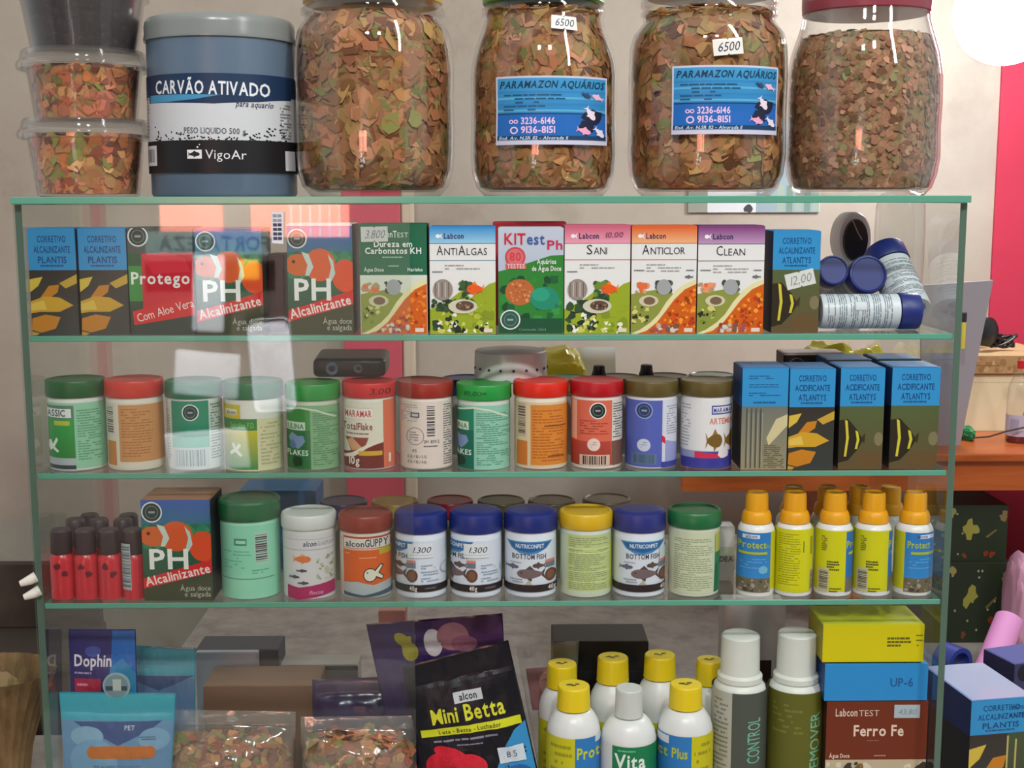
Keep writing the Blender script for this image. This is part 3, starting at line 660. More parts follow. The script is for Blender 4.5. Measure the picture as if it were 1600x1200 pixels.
def reef(p, x0, x1, y0, y1, kind, sd=1):
    w, h = x1-x0, y1-y0; X = lambda u: x0+u*w; Y = lambda v: y0+v*h
    if kind == 'A':
        p.poly([(x0, Y(.55)), (X(.25), Y(.42)), (X(.5), Y(.2)), (X(.62), Y(.35)), (X(.9), Y(.1)), (x1, Y(.06)), (x1, y1), (x0, y1)], (150, 170, 40))
        p.scatter(x0, Y(.35), X(.5), y1, 34, w*.075, [(36, 66, 46), (52, 84, 50), (28, 48, 40)], sd+1); p.scatter(X(.1), Y(.6), X(.5), y1, 16, w*.05, [(236, 236, 224), (206, 206, 100)], sd+2, None, .7)
        p.scatter(X(.42), Y(.02), X(.7), Y(.5), 22, w*.08, [(58, 92, 52), (40, 70, 48), (110, 140, 50)], sd+3); p.scatter(X(.55), Y(.4), x1, y1, 26, w*.09, [(150, 172, 38), (130, 150, 36), (176, 190, 60)], sd+4)
        p.scatter(X(.25), Y(.75), X(.9), y1, 18, w*.05, [(214, 214, 120), (30, 40, 30), (236, 236, 210)], sd+5, None, .7)
        p.ell(X(.2), Y(.2), w*.15, h*.19, (150, 140, 132))
        for k in range(5): p.rect(X(.08+.05*k), Y(.07), X(.095+.05*k), Y(.33), (196, 186, 176) if k % 2 else (110, 96, 90))
        p.fish(X(.68), Y(.19), w*.24, h*.2, (232, 92, 30), -1, (240, 130, 40)); p.ell(X(.5), Y(.5), w*.22, h*.13, (206, 206, 182)); p.ell(X(.53), Y(.49), w*.14, h*.09, (96, 74, 60))
        p.scatter(X(.42), Y(.42), X(.65), Y(.56), 12, w*.03, [(140, 110, 90), (60, 44, 36), (180, 160, 130)], sd+6)
    else:
        p.poly([(x0, Y(.3)), (X(.5), Y(.2)), (X(.65), Y(.3)), (X(.5), y1), (x0, y1)], (140, 150, 66))
        p.scatter(x0, Y(.08), X(.3), Y(.3), 14, w*.06, [(226, 110, 60), (236, 150, 110), (180, 150, 110)], sd+1); p.scatter(x0, Y(.5), X(.3), Y(.85), 20, w*.05, [(40, 50, 30), (210, 206, 120), (120, 140, 50)], sd+2, None, .7)
        p.scatter(X(.35), Y(.04), X(.65), Y(.3), 16, w*.06, [(70, 74, 62), (100, 106, 92), (50, 56, 50)], sd+3)
        p.ell(X(.5), Y(.18), w*.11, h*.14, (160, 164, 166)); p.ell(X(.27), Y(.42), w*.15, h*.1, (206, 200, 168)); p.ell(X(.28), Y(.42), w*.09, h*.07, (120, 96, 74))
        cur = [(X(.0), y1), (X(.14), Y(.93)), (X(.3), Y(.8)), (X(.42), Y(.66)), (X(.54), Y(.44)), (X(.7), Y(.22)), (X(.86), Y(.1)), (x1, Y(.04))]
        p.poly(cur+[(x1, Y(.08)), (x1, y1)], (226, 220, 168))
        c2 = [(X(.1), y1), (X(.24), Y(.95)), (X(.4), Y(.8)), (X(.52), Y(.62)), (X(.66), Y(.4)), (X(.82), Y(.22)), (x1, Y(.12))]
        p.poly(c2+[(x1, y1)], (206, 96, 24))
        def under(x, y):
            u = (x-x0)/w; v = (y-y0)/h
            return v > np.interp(u, [.1, .24, .4, .52, .66, .82, 1], [1.02, .99, .85, .68, .47, .3, .2])
        p.scatter(x0, y0, x1, Y(.9), 230, w*.04, [(232, 130, 30), (214, 84, 22), (190, 60, 26), (240, 160, 50), (150, 60, 26)], sd+4, under)
        p.scatter(X(.2), Y(.8), X(.75), y1, 30, w*.05, [(190, 180, 170), (170, 80, 80), (120, 90, 80), (214, 204, 190)], sd+5, lambda x, y: under(x, y))
    p.rect(X(.82), Y(.9), X(.95), Y(.97), (226, 214, 200))
def d_lab(x0, x1, y0, ys, y1, hc, hc2, title, tw, kind, line, small=3, hand=None):
    def d(p):
        w = x1-x0; m = (x0+x1)/2
        p.rect(x0, y0, x1, y1, (228, 230, 228)); p.rect(x0, y0, x1, ys[0], hc, hc2); p.rect(x0, ys[0], x1, ys[0]+1.2, line); p.rect(x0, ys[1], x1, ys[1]+1.2, line)
        p.ell(x0+w*.13, ys[0]-11, w*.035, w*.03, (240, 240, 244)); p.poly([(x0+w*.15, ys[0]-11), (x0+w*.2, ys[0]-16), (x0+w*.18, ys[0]-11), (x0+w*.2, ys[0]-6)], (240, 240, 244))
        p.text(x0+w*.22, ys[0]-7, 'Labcon', 8.5, (36, 36, 84), w*.3, 1)
        if not isinstance(title, str):
            tot = sum(q[2] for q in title); X = m-tot/2
            for st, hh, ww in title: p.text(X, ys[1]-8, st, hh, INKD, ww-2, 0); X += ww
        p.lines(m-w*.27, ys[1]+6, m+w*.27, ys[1]+6+5*small, small, (160, 160, 162), 2, .95)
        p.lines(x0+w*.04, ys[2]-13, x0+w*.2, ys[2]-8, 1, (110, 110, 116), 4, .95)
        if kind == 'B': p.lines(x1-w*.16, ys[2]-13, x1-w*.04, ys[2]-8, 1, (110, 110, 116), 4, .95); p.fish(x1-w*.12, ys[2], w*.12, 5, (110, 112, 116), -1)
        reef(p, x0, x1, ys[2], y1, kind, int(x0))
        if hand: p.text(x0+w*.62, ys[0]-9, hand, 8, (130, 60, 100), w*.26, 0, 'l', .2, -.03)
    return d
def d_kh(p):
    p.rect(562, 350, 668, 526, (22, 104, 74)); p.rect(562, 431, 668, 526, (214, 222, 206)); reef(p, 563, 667, 434, 525, 'B', 5)
    p.text(585, 371, 'LabconT', 10, (206, 226, 212), 36, 1); p.text(622, 371, 'EST', 7.5, (206, 226, 212), 17, 0)
    p.text(615, 386, 'Dureza em', 9, (232, 240, 234), 60, 1, 'c'); p.text(615, 397, 'Carbonatos KH', 9.5, (232, 240, 234), 88, 1, 'c')
    p.lines(598, 400, 632, 405, 1, (150, 190, 170), 3, .95); p.lines(607, 414, 624, 419, 1, (150, 190, 170), 4, .95)
    p.text(569, 425, 'Água Doce', 5.5, (210, 230, 216), 31, 1); p.text(637, 425, 'Marinho', 5.5, (210, 230, 216), 24, 1)
    price(586, 366, 42, 24, '3.800', -.02, (120, 120, 128), (206, 210, 206))(p)
carton('test_carton', 'dark green carton with a price sticker on its top left corner', 'carton', 562, 668, 350, 526, S1, .006, .038, ((24, 104, 74), (18, 40, 36), (24, 104, 74)), d_kh, G)
WC = (228, 230, 228)
carton('remedy_carton', 'white carton with a sky blue header, right of the dark green carton', 'carton', 671, 775, 354, 525, S1, .006, .036, (WC, (40, 60, 50), (40, 130, 200)),
       d_lab(671, 775, 354, (380, 407, 436), 525, (34, 140, 210), (150, 205, 232), [('A', 15, 12), ('NTI', 11, 22), ('A', 15, 13), ('LGAS', 11, 34)], 80, 'A', (60, 120, 150), 2), G)
def d_kit(p):
    p.rect(778, 356, 881, 525, (196, 206, 222), (150, 170, 190)); p.poly([(778, 425), (800, 420), (830, 410), (860, 400), (881, 399), (881, 525), (778, 525)], (46, 130, 52))
    p.scatter(779, 425, 880, 524, 50, 11, [(44, 140, 56), (24, 74, 44), (60, 150, 70), (30, 96, 56)], 2, lambda x, y: y > 436); p.rect(779, 500, 880, 524, (28, 84, 56))
    p.ell(812, 458, 23, 21, (186, 104, 54)); p.scatter(794, 440, 830, 476, 40, 3.4, [(206, 130, 80), (166, 84, 40), (214, 150, 100)], 8, lambda x, y: (x-812)**2+(y-458)**2 < 300)
    p.ell(851, 468, 23, 19, (30, 140, 110)); p.ell(845, 462, 14, 11, (40, 160, 128)); p.poly([(866, 476), (878, 480), (868, 484)], (30, 120, 96))
    p.text(788, 382, 'KIT', 17, (206, 40, 54), 33, 1); p.text(823, 382, 'est', 17, (60, 92, 160), 28, 1); p.text(855, 390, 'Ph', 14, (196, 50, 84), 24, 1)
    p.ell(805, 402, 15, None, (216, 110, 116)); p.ring(805, 402, 16, 3, (206, 70, 80)); p.text(805, 408, '80', 13, (206, 62, 74), 18, 1, 'c'); p.rect(790, 412, 822, 421, (200, 96, 100)); p.text(806, 420, 'TESTES', 7, (236, 200, 200), 28, 1, 'c')
    p.text(854, 413, 'Aquários', 7.5, (226, 234, 222), 30, 1, 'c'); p.text(854, 424, 'de Água Doce', 7.5, (226, 234, 222), 46, 1, 'c')
    seal(p, 797, 502, 16, (40, 92, 78)); p.text(811, 520, 'Conteúdo 20ml'.replace('ú', 'u'), 4.5, (120, 160, 140), 42, 0)
carton('test_carton', 'green and pale blue carton picturing an orange and a green fish', 'carton', 778, 881, 356, 525, S1, .006, .036, ((190, 200, 214), (30, 60, 44), (200, 208, 220)), d_kit, G)
carton('remedy_carton', 'white carton with a pink header, right of the green fish carton', 'carton', 881.5, 985, 352, 525, S1, .006, .036, (WC, (150, 60, 80), (206, 100, 130)),
       d_lab(881.5, 985, 352, (380, 406, 436), 525, (206, 92, 122), (232, 160, 180), [('S', 15, 11), ('ANI', 11, 23)], 40, 'A', (190, 90, 110), 2, '10,00'), G)
carton('remedy_carton', 'white carton with an orange header, between the pink and the purple headed ones', 'carton', 986, 1088.5, 353, 525, S1, .006, .036, (WC, (140, 60, 40), (226, 100, 34)),
       d_lab(986, 1088.5, 353, (380, 406, 434), 525, (226, 90, 24), (238, 180, 130), [('A', 15, 13), ('NTICLOR', 11, 56)], 70, 'B', (200, 100, 60), 3), G)
carton('remedy_carton', 'white carton with a purple header, at the right end of the white cartons', 'carton', 1089.5, 1194, 353, 525, S1, .006, .04, (WC, (70, 50, 84), (120, 50, 118)),
       d_lab(1089.5, 1194, 353, (381, 408, 434), 525, (124, 50, 120), (190, 150, 190), [('C', 15, 12), ('LEAN', 11, 35)], 50, 'B', (90, 80, 100), 3), G)
def d_cor12(p):
    atlantys(['CORRETIVO', 'ALCALINIZANTE', 'ATLANTYS'], 'fish', 1206, 1281, 361, 422, 523)(p)
    c, s = math.cos(-.24), math.sin(-.24); price(1250, 437, 46, 25, '12,00', -.24, (150, 150, 150), (214, 220, 214))(p)
carton('remedy_carton', 'blue topped carton with a 12,00 price sticker at the right end of the cartons', 'carton', 1206, 1281, 361, 523, S1, .007, .042, (DK, (36, 32, 34), BLU), d_cor12, G, extra=atl_side(.38, (40, 52, 100)))
# thin red carton lying behind the pale blue test carton, white carton behind the row
carton('flat_carton', 'thin red carton lying on edge behind the green fish carton', 'carton', 770, 885, 347, 520, S1, .075, .02, ((200, 40, 60), (180, 30, 50), (206, 50, 70)), None)
# ---------------------------------------------------------------- white bottles with blue caps at the right of the top shelf
def capped(label, A, B, R, name='medicine_bottle', split=.78, draw=None, group='white bottles with blue caps'):
    """a white cylinder bottle from its base A to its cap end B"""
    A = Vector(A); B = Vector(B); L = (B-A).length; q = (B-A).to_track_quat('Z', 'Y')
    t = thing(name, label, 'bottle', A, group); t.rotation_mode = 'QUATERNION'; t.rotation_quaternion = q
    z = L*split
    bod = mesh_obj('bottle_body', lathe([(0, 0.002), (R*.6, 0.002), (R*.72, 0), (R*.92, 0.0002), (R*.98, 0.002), (R*.98, z), (R*.8, z+.001), (0, z+.001)]), plastic((204, 214, 218), .35), t, smooth=35)
    mesh_obj('bottle_cap', lathe([(R*.8, z+.0008), (R*1.02, z+.001), (R*1.04, z+.002), (R*1.04, L-.002), (R*.98, L-.0003), (R*.9, L), (R*.86, L-.0008), (0, L-.0008)]), plastic((34, 48, 118), .4), t, smooth=35)
    for k in range(4):
        mesh_obj('foot_slot', box_me(-.0022, .0022, -.0016, .0016, 0, .0023), plastic((60, 66, 70)), bod, Matrix.Rotation(math.radians(45+90*k), 3, 'Z') @ Vector((R*.34, 0, 0))) if label.startswith('leaning') else None
    p = P(); r = 100.0
    for k in range(6):
        y0 = 6+k*14.5
        p.lines(-120, y0, 120, y0+11, 4, (110, 128, 140), k, .95)
    p.rect(-60, 40, -20, 58, (150, 164, 172)); p.rect(-58, 42, -22, 56, (198, 208, 212))
    def fm(x, y, o_): a = x/100*1.35; return ((R*.98+o_)*math.sin(a), -(R*.98+o_)*math.cos(a), y/100*z)
    o = p.build('paper_label', t, fm, range(-120, 121, 10)); return t, o
Y0 = .034
a = at(1279, 494, Y0); b = at(1434, 492, Y0); R = 27.5/sc(1350, 494, Y0); z = S1+EPS+R*1.045
t, o = capped('white bottle with a blue cap lying on its side at the front', (a[0], Y0, z), (b[0], Y0, z), R)
t.rotation_quaternion = t.rotation_quaternion @ Matrix.Rotation(math.radians(-82), 4, 'Z').to_quaternion()
# two bottles lying with caps to the viewer, stacked behind the lying one
R2 = .0150
def endon(label, px, py, Yc, r, L=.075, dz=.012):
    c = at(px, py, Yc); return capped(label, (c[0]-.004, Yc+L, c[2]-dz), (c[0], Yc, c[2]), r, split=.80)
endon('white bottle with its round blue cap towards the viewer, left of another such cap', 1303, 422, .056, 23.5/sc(1303, 428, .052), dz=.022)
endon('white bottle with its round blue cap towards the viewer, right of another such cap', 1357, 428, .062, 29.5/sc(1357, 434, .060), dz=.020)
# leaning bottle, cap up and back, foot to the right front
Y1 = .058
a = at(1423, 500, Y1-.004); b = at(1380, 392, .100)
t, o = capped('leaning white bottle with its slotted foot at lower right', (a[0], Y1-.004, max(a[2], S1+.0135)), (b[0], .100, b[2]), 32/sc(1430, 460, .075), split=.74)
t.rotation_quaternion = t.rotation_quaternion @ Matrix.Rotation(math.radians(150), 4, 'Z').to_quaternion()
# clear bottle standing behind them
cx = 1402; Yb = .165
pr = lower(lp(cx, Yb, S1, [(30, 520), (36, 505), (38, 430), (38, 385), (37, 350), (30, 332), (18, 326), (0, 325)]))
pr = [(r, z) for r, z in pr]
t = thing('clear_bottle', 'clear plastic dome standing behind the blue caps', 'bottle', (at(cx, 450, Yb)[0], Yb, S1+EPS))
mesh_obj('bottle_body', lathe([(0, 0)]+pr), M_TUB, t, smooth=40)
# oval black piece in a whitish clear shell
Yo = .135; c = at(1336, 374, Yo); s = sc(1336, 374, Yo)
t = thing('magnet_cleaner', 'upright oval black piece in a whitish shell, above the blue caps', 'cleaning magnet', (c[0], Yo, S1+EPS))
zc = c[2]-S1; rx, rz = 26/s, 42/s
def oval(rx, rz, y0, y1, zc, b=.002):
    v = []; f = []; n = 36
    for (k, y) in [(.94, y0), (1, y0+b), (1, y1)]:
        for i in range(n): a = 2*math.pi*i/n; v.append((rx*k*math.cos(a), y, zc+rz*k*math.sin(a)))
    for r in range(2):
        for i in range(n): j = (i+1) % n; f.append((r*n+i, r*n+j, (r+1)*n+j, (r+1)*n+i))
    f += [tuple(range(n)), tuple(range(2*n, 3*n))]
    bm = bmesh.new(); me = pyd(v, f); bm.from_mesh(me); return bm_mesh(bm)
mesh_obj('outer_shell', oval(rx, rz, .0, .03, zc), mat('whitish_shell', (226, 222, 224), .3), t, smooth=40)
bf = mesh_obj('black_face', oval(19.5/s, 33/s, -.004, .001, zc-.001), plastic((34, 30, 32), .3), t, smooth=40)
mesh_obj('stand', box_me(-.008, .008, .004, .026, 0, zc-rz+.003, .001), mat('whitish_shell', (206, 202, 204), .3), t)
o = mesh_obj('scratch', tube_me([(-.004, -.0045, zc+rz*.7), (.001, -.0045, zc+rz*.25), (.005, -.0045, zc-rz*.02)], .0005, 6), plastic((150, 146, 144)), bf)
# ---------------------------------------------------------------- middle shelf: flake tins
G2 = 'flake food tins on the second shelf'
GRN, BGRN, RED, ORED, OLV = (28, 92, 44), (36, 148, 62), (196, 26, 30), (214, 44, 28), (92, 78, 36)
WH = (224, 226, 220)
def base(p, cx, r, y0, y1, c, c2=None): p.rect(cx-2*r, y0, cx+2*r, y1, c, c2)
def d1(p, cx, r):
    base(p, cx, r, 630, 732, (150, 206, 172)); p.rect(cx-42, 634, cx+9, 655, (96, 130, 110)); p.rect(cx-42, 639, cx+5, 653, (226, 232, 228)); p.text(cx-38, 651, 'ASSIC', 10, (70, 84, 96), 34, 1)
    p.rect(cx-42, 655, cx+9, 716, (44, 160, 72), (36, 130, 56)); p.rect(cx-24, 658, cx+2, 665, (190, 190, 60)); p.rect(cx-42, 716, cx+9, 736, (176, 184, 186)); p.rect(cx-40, 727, cx+9, 733, (52, 60, 70))
    p.poly([(cx-38, 690), (cx-32, 688), (cx-28, 695), (cx-21, 684), (cx-18, 688), (cx-25, 699), (cx-17, 705), (cx-20, 708), (cx-29, 702), (cx-34, 706), (cx-40, 700)], (226, 238, 226))
    p.lines(cx+13, 640, cx+42, 720, 20, (96, 160, 126), 1)
can('tin with a dark green lid and bright green label, leftmost on the second shelf', 121.5, 46, 597, 623, 739, S2, GRN, WH, d1, G2)
def d2(p, cx, r):
    base(p, cx, r, 630, 732, (224, 214, 196)); p.bars(cx-38, 632, cx-22, 682, (90, 80, 76), (214, 208, 196), True, 2); p.rect(cx-37, 690, cx-20, 728, (206, 130, 62)); p.rect(cx-14, 633, cx+r*1.6, 722, (206, 146, 92)); p.lines(cx-10, 638, cx+36, 715, 18, (176, 112, 62), 2)
can('tin with an orange red lid and orange text panel, second from the left', 212, 46, 597, 623, 739, S2, (206, 52, 38), (228, 222, 210), d2, G2)
def d3(p, cx, r):
    base(p, cx, r, 630, 734, (206, 216, 212)); p.rect(cx-28, 627, cx+29, 683, (40, 140, 108)); seal(p, cx+3, 645, 13, (24, 62, 58)); p.rect(cx-28, 683, cx+29, 700, (120, 190, 170)); p.lines(cx+31, 632, cx+44, 720, 20, (120, 136, 132), 3); p.bars(cx-28, 700, cx+28, 732, (120, 140, 140), (196, 206, 206), False, 4); p.lines(cx-44, 640, cx-31, 720, 18, (140, 156, 150), 4)
can('tin with a deep green lid and round dark seal, third from the left', 305, 45, 599, 624, 739, S2, (26, 112, 78), (222, 226, 224), d3, G2)
def d4(p, cx, r):
    base(p, cx, r, 632, 736, (222, 218, 176)); p.rect(cx-44, 626, cx+48, 655, (226, 226, 216)); p.rect(cx-44, 633, cx-12, 655, (206, 186, 40)); p.rect(cx-38, 640, cx-18, 649, (226, 222, 206)); p.text(cx-36, 648, 'alcon', 6, (60, 50, 50), 16, 1); p.rect(cx-44, 655, cx+13, 673, (48, 128, 62)); p.text(cx-30, 669, 'Spirulina F.D.', 8, (110, 190, 80), 40, 1)
    p.rect(cx-44, 673, cx+13, 734, (200, 190, 36), (48, 140, 80)); p.poly([(cx-28, 694), (cx-24, 692), (cx-21, 700), (cx-16, 693), (cx-12, 696), (cx-18, 704), (cx-10, 712), (cx-14, 714), (cx-22, 707), (cx-30, 712), (cx-32, 708), (cx-25, 702)], (232, 240, 220)); p.lines(cx+18, 660, cx+44, 728, 12, (190, 184, 140), 5)
can('tin with a green lid and yellow green label, fourth from the left', 397, 48, 600, 625, 740, S2, (30, 108, 66), (226, 226, 216), d4, G2)
def spir(xsh):
    def d(p, cx, r):
        base(p, cx, r, 634, 734, (132, 176, 132) if xsh == 0 else (140, 196, 172)); x1 = cx+1-xsh
        p.rect(cx-60, 638, x1, 734, (64, 140, 66) if xsh == 0 else (34, 128, 96)); p.rect(cx-60, 660, x1-8, 673, (206, 226, 206)); p.text(x1-10, 671, 'SPIRULINA', 8, (74, 130, 84), 46, 1, 'r'); p.rect(cx-60, 673, x1, 733, (44, 112, 60) if xsh == 0 else (26, 104, 84))
        p.blob(x1-22, 690, 16, (126, 150, 190), 3, 9, .6); p.blob(x1-30, 697, 10, (90, 120, 170), 5, 8, .6); p.text(x1-4, 712, 'FLAKES', 8, (220, 234, 220), 36, 1, 'r'); p.blob(x1-22, 722, 10, (24, 60, 36), 7, 9, .4)
        p.lines(x1+4, 645, cx+42, 728, 24, (86, 140, 96) if xsh == 0 else (90, 150, 130), 7); p.poly([(cx-40, 640), (cx-15, 636), (cx+10, 640), (cx+38, 652), (cx+38, 655), (cx+10, 643), (cx-15, 639), (cx-40, 643)], (200, 220, 190))
    return d
can('tin with a bright green lid and white flakes lettering, beside the red lidded tin', 490, 44, 602, 627, 738, S2, BGRN, (200, 206, 186), spir(0), G2)
def d6(p, cx, r):
    base(p, cx, r, 628, 732, (228, 222, 204)); p.rect(cx+24, 626, cx+60, 732, (222, 110, 80)); p.rect(cx-38, 637, cx+10, 656, (220, 206, 200)); p.rect(cx-37, 639, cx+9, 655, (240, 234, 224)); p.text(cx-36, 652, 'MARAMAR', 10, (200, 40, 50), 43, 1)
    p.text(cx-40, 672, 'TotalFlake', 10.5, (140, 46, 40), 48, 1); p.lines(cx-34, 675, cx+5, 681, 1, (150, 120, 110), 3, .95)
    p.poly([(cx-36, 684), (cx+2, 684), (cx-6, 704), (cx-24, 710)], (150, 56, 44)); p.poly([(cx-34, 690), (cx-24, 684), (cx-8, 700), (cx-22, 708)], (220, 160, 120)); p.poly([(cx-60, 732), (cx-60, 712), (cx-25, 705), (cx+24, 692), (cx+24, 732)], (120, 34, 28)); p.poly([(cx-42, 714), (cx-25, 708), (cx, 694), (cx+24, 686), (cx+24, 690), (cx, 700), (cx-20, 713), (cx-42, 718)], (236, 226, 206))
    p.rect(cx-14, 705, cx+22, 712, (220, 170, 40)); p.text(cx-30, 726, '10g', 12, (240, 232, 224), 17, 1); p.rect(cx+31, 710, cx+34, 724, (230, 220, 210))
can('tin with a red lid and red and white front, handwriting on its lid', 578, 43, 600, 623, 737, S2, (206, 30, 32), (230, 228, 220), d6, G2, lidnote=lambda p, cx, r: p.text(cx+5, 617, '3.00', 9, (90, 14, 20), 30, 0, 'l', .2))
def d7(p, cx, r):
    base(p, cx, r, 628, 732, (212, 202, 190)); p.lines(cx-38, 632, cx-10, 660, 8, (160, 150, 146), 3); p.rect(cx-22, 645, cx-8, 653, (70, 74, 86)); p.rect(cx-20, 647, cx-10, 651, (190, 190, 190)); p.bars(cx+3, 633, cx+16, 684, (60, 62, 74), None, True, 4, .04); p.ring(cx-15, 682, 14, 1.4, (160, 144, 140)); p.lines(cx-24, 674, cx-6, 690, 4, (150, 136, 132), 6); p.text(cx-2, 693, 'SIM. 1109/2', 5, (70, 62, 66), 24, 0); p.lines(cx-2, 695, cx+22, 700, 1, (120, 110, 110), 1)
    p.lines(cx+28, 632, cx+40, 728, 26, (120, 114, 114), 8); p.text(cx-20, 707, '45', 4.5, (110, 100, 100), 7, 0); p.text(cx-27, 716, '13/11/15', 4.5, (140, 130, 126), 30, 0); p.text(cx-27, 724, '13/11/16', 4.5, (140, 130, 126), 30, 0)
can('tin with a brick red lid and plain beige back panel with a barcode', 666, 44, 600, 623, 737, S2, (150, 46, 36), (222, 216, 206), d7, G2)
can('tin with a bright green lid marked with handwriting, right of the brick red lid', 756, 44, 603, 627, 738, S2, BGRN, (200, 210, 200), spir(16), G2, lidnote=lambda p, cx, r: p.text(cx-30, 619, '10,00=', 7, (20, 84, 40), 34, 0, 'l', .2))
def d9(p, cx, r):
    base(p, cx, r, 629, 730, (214, 196, 160)); p.bars(cx-37, 631, cx-24, 684, (96, 80, 70), (196, 176, 150), True, 5); p.rect(cx-38, 690, cx-22, 728, (206, 118, 46)); p.rect(cx-17, 633, cx+64, 727, (210, 132, 52)); p.lines(cx-14, 640, cx+36, 722, 18, (174, 96, 36), 4); p.rect(cx+4, 665, cx+38, 667, (120, 70, 30)); p.rect(cx+10, 712, cx+34, 714, (120, 70, 30))
can('tin with a vivid orange red lid and orange panel, mid row', 845, 44, 599, 622, 736, S2, (214, 38, 18), (228, 220, 200), d9, G2)
def d10(p, cx, r):
    base(p, cx, r, 626, 727, (214, 104, 80)); p.rect(cx-60, 690, cx+20, 728, (180, 70, 56), (150, 60, 50)); p.rect(cx-r, 627, cx-r+8, 688, (226, 180, 160)); seal(p, cx-1, 642, 13, (36, 44, 40)); p.lines(cx-28, 656, cx+18, 680, 6, (166, 72, 56), 2); p.ell(cx-7, 695, 10, None, (226, 206, 196)); p.lines(cx-13, 690, cx-1, 700, 3, (170, 140, 130), 5)
    p.bars(cx-28, 711, cx+18, 728, (40, 36, 36), (206, 180, 160), False, 6); p.rect(cx+21, 626, cx+60, 690, (214, 210, 200)); p.lines(cx+23, 630, cx+40, 686, 14, (60, 60, 66), 7); p.rect(cx+21, 690, cx+60, 728, (120, 84, 72))
can('tin with a crimson lid and salmon label with a round dark seal', 932, 42.5, 598, 621, 736, S2, (176, 16, 26), (226, 220, 210), d10, G2)
def d11(p, cx, r):
    base(p, cx, r, 626, 730, (84, 98, 178)); seal(p, cx-15, 642, 13, (44, 60, 110), (150, 166, 210)); p.ell(cx-15, 696, 10, None, (196, 204, 222)); p.lines(cx-21, 690, cx-9, 701, 3, (140, 150, 180), 5); p.bars(cx-33, 709, cx+5, 726, (60, 90, 110), (96, 116, 150), False, 6); p.rect(cx+13, 626, cx+60, 722, (206, 210, 222)); p.lines(cx+20, 634, cx+40, 680, 12, (130, 136, 160), 3); p.poly([(cx+12, 680), (cx+18, 684), (cx+18, 694), (cx+12, 690)], (200, 40, 70)); p.poly([(cx+18, 688), (cx+60, 700), (cx+60, 730), (cx+18, 724)], (150, 156, 206)); p.rect(cx+12, 722, cx+60, 731, (60, 66, 150))
can('tin with an olive lid and violet blue label', 1017, 42.5, 598, 621, 736, S2, OLV, (222, 224, 228), d11, G2)
def d12(p, cx, r):
    base(p, cx, r, 626, 732, (222, 224, 224)); p.lines(cx-42, 632, cx-28, 700, 14, (160, 164, 168), 3); p.rect(cx+2, 634, cx+60, 648, (60, 70, 150)); p.rect(cx+4, 636, cx+60, 646, (222, 222, 230)); p.text(cx+5, 645, 'MARAMAR', 7, (40, 52, 130), 34, 1); p.text(cx-1, 663, 'ARTEMIA', 9, (206, 120, 100), 40, 1)
    p.fish(cx+8, 689, 24, 26, (120, 90, 40), 1, (150, 110, 50)); p.fish(cx+36, 689, 22, 26, (120, 90, 40), 1, (150, 110, 50)); p.rect(cx-60, 705, cx+60, 731, (150, 154, 190)); p.rect(cx-20, 706, cx+60, 732, (70, 70, 150)); p.poly([(cx-22, 706), (cx+16, 710), (cx+16, 720), (cx-22, 716)], (206, 50, 80)); p.rect(cx-40, 716, cx+60, 732, (62, 62, 150)); p.blob(cx+22, 708, 10, (226, 220, 220), 4, 9, .4)
can('tin with an olive lid and white label showing brown fish, beside the blue cartons', 1103, 42, 598, 621, 735, S2, OLV, (224, 226, 228), d12, G2)
G3 = 'blue topped cartons on the second shelf'
AC = ['CORRETIVO', 'ACIDIFICANTE', 'ATLANTYS']
for (x0, x1, yt, yb, pic, ln, lb) in [(1158, 1231, 575, 635, 'text', ['~', '~', '~'], 'blue topped carton showing its grey text side, beside the olive lidded tin'),
        (1232, 1304, 576, 636, 'corn', AC, 'blue topped carton with yellow fish picture, on the second shelf'),
        (1311, 1381, 575, 635, 'fish', AC, 'blue topped carton with striped dark fish, second from right on its shelf'),
        (1391, 1467, 574, 634, 'fish', AC, 'blue topped carton with striped dark fish, rightmost on its shelf')]:
    carton('remedy_carton', lb, 'carton', x0, x1, yt, 734, S2, .006, .04, (DK, (36, 34, 36), (70, 120, 170)), atlantys(ln, pic, x0, x1, yt, yb, 734), G3, extra=atl_side(.38))
for (x0, x1, yt, lb) in [(1290, 1360, 562, 'blue topped carton in the back row, behind the second from right'), (1366, 1436, 561, 'blue topped carton in the back row, behind the rightmost')]:
    carton('remedy_carton', lb, 'carton', x0, x1, yt, 720, S2, .060, .04, (DK, (36, 34, 36), (96, 130, 170)), None, G3, extra=atl_side(.38))
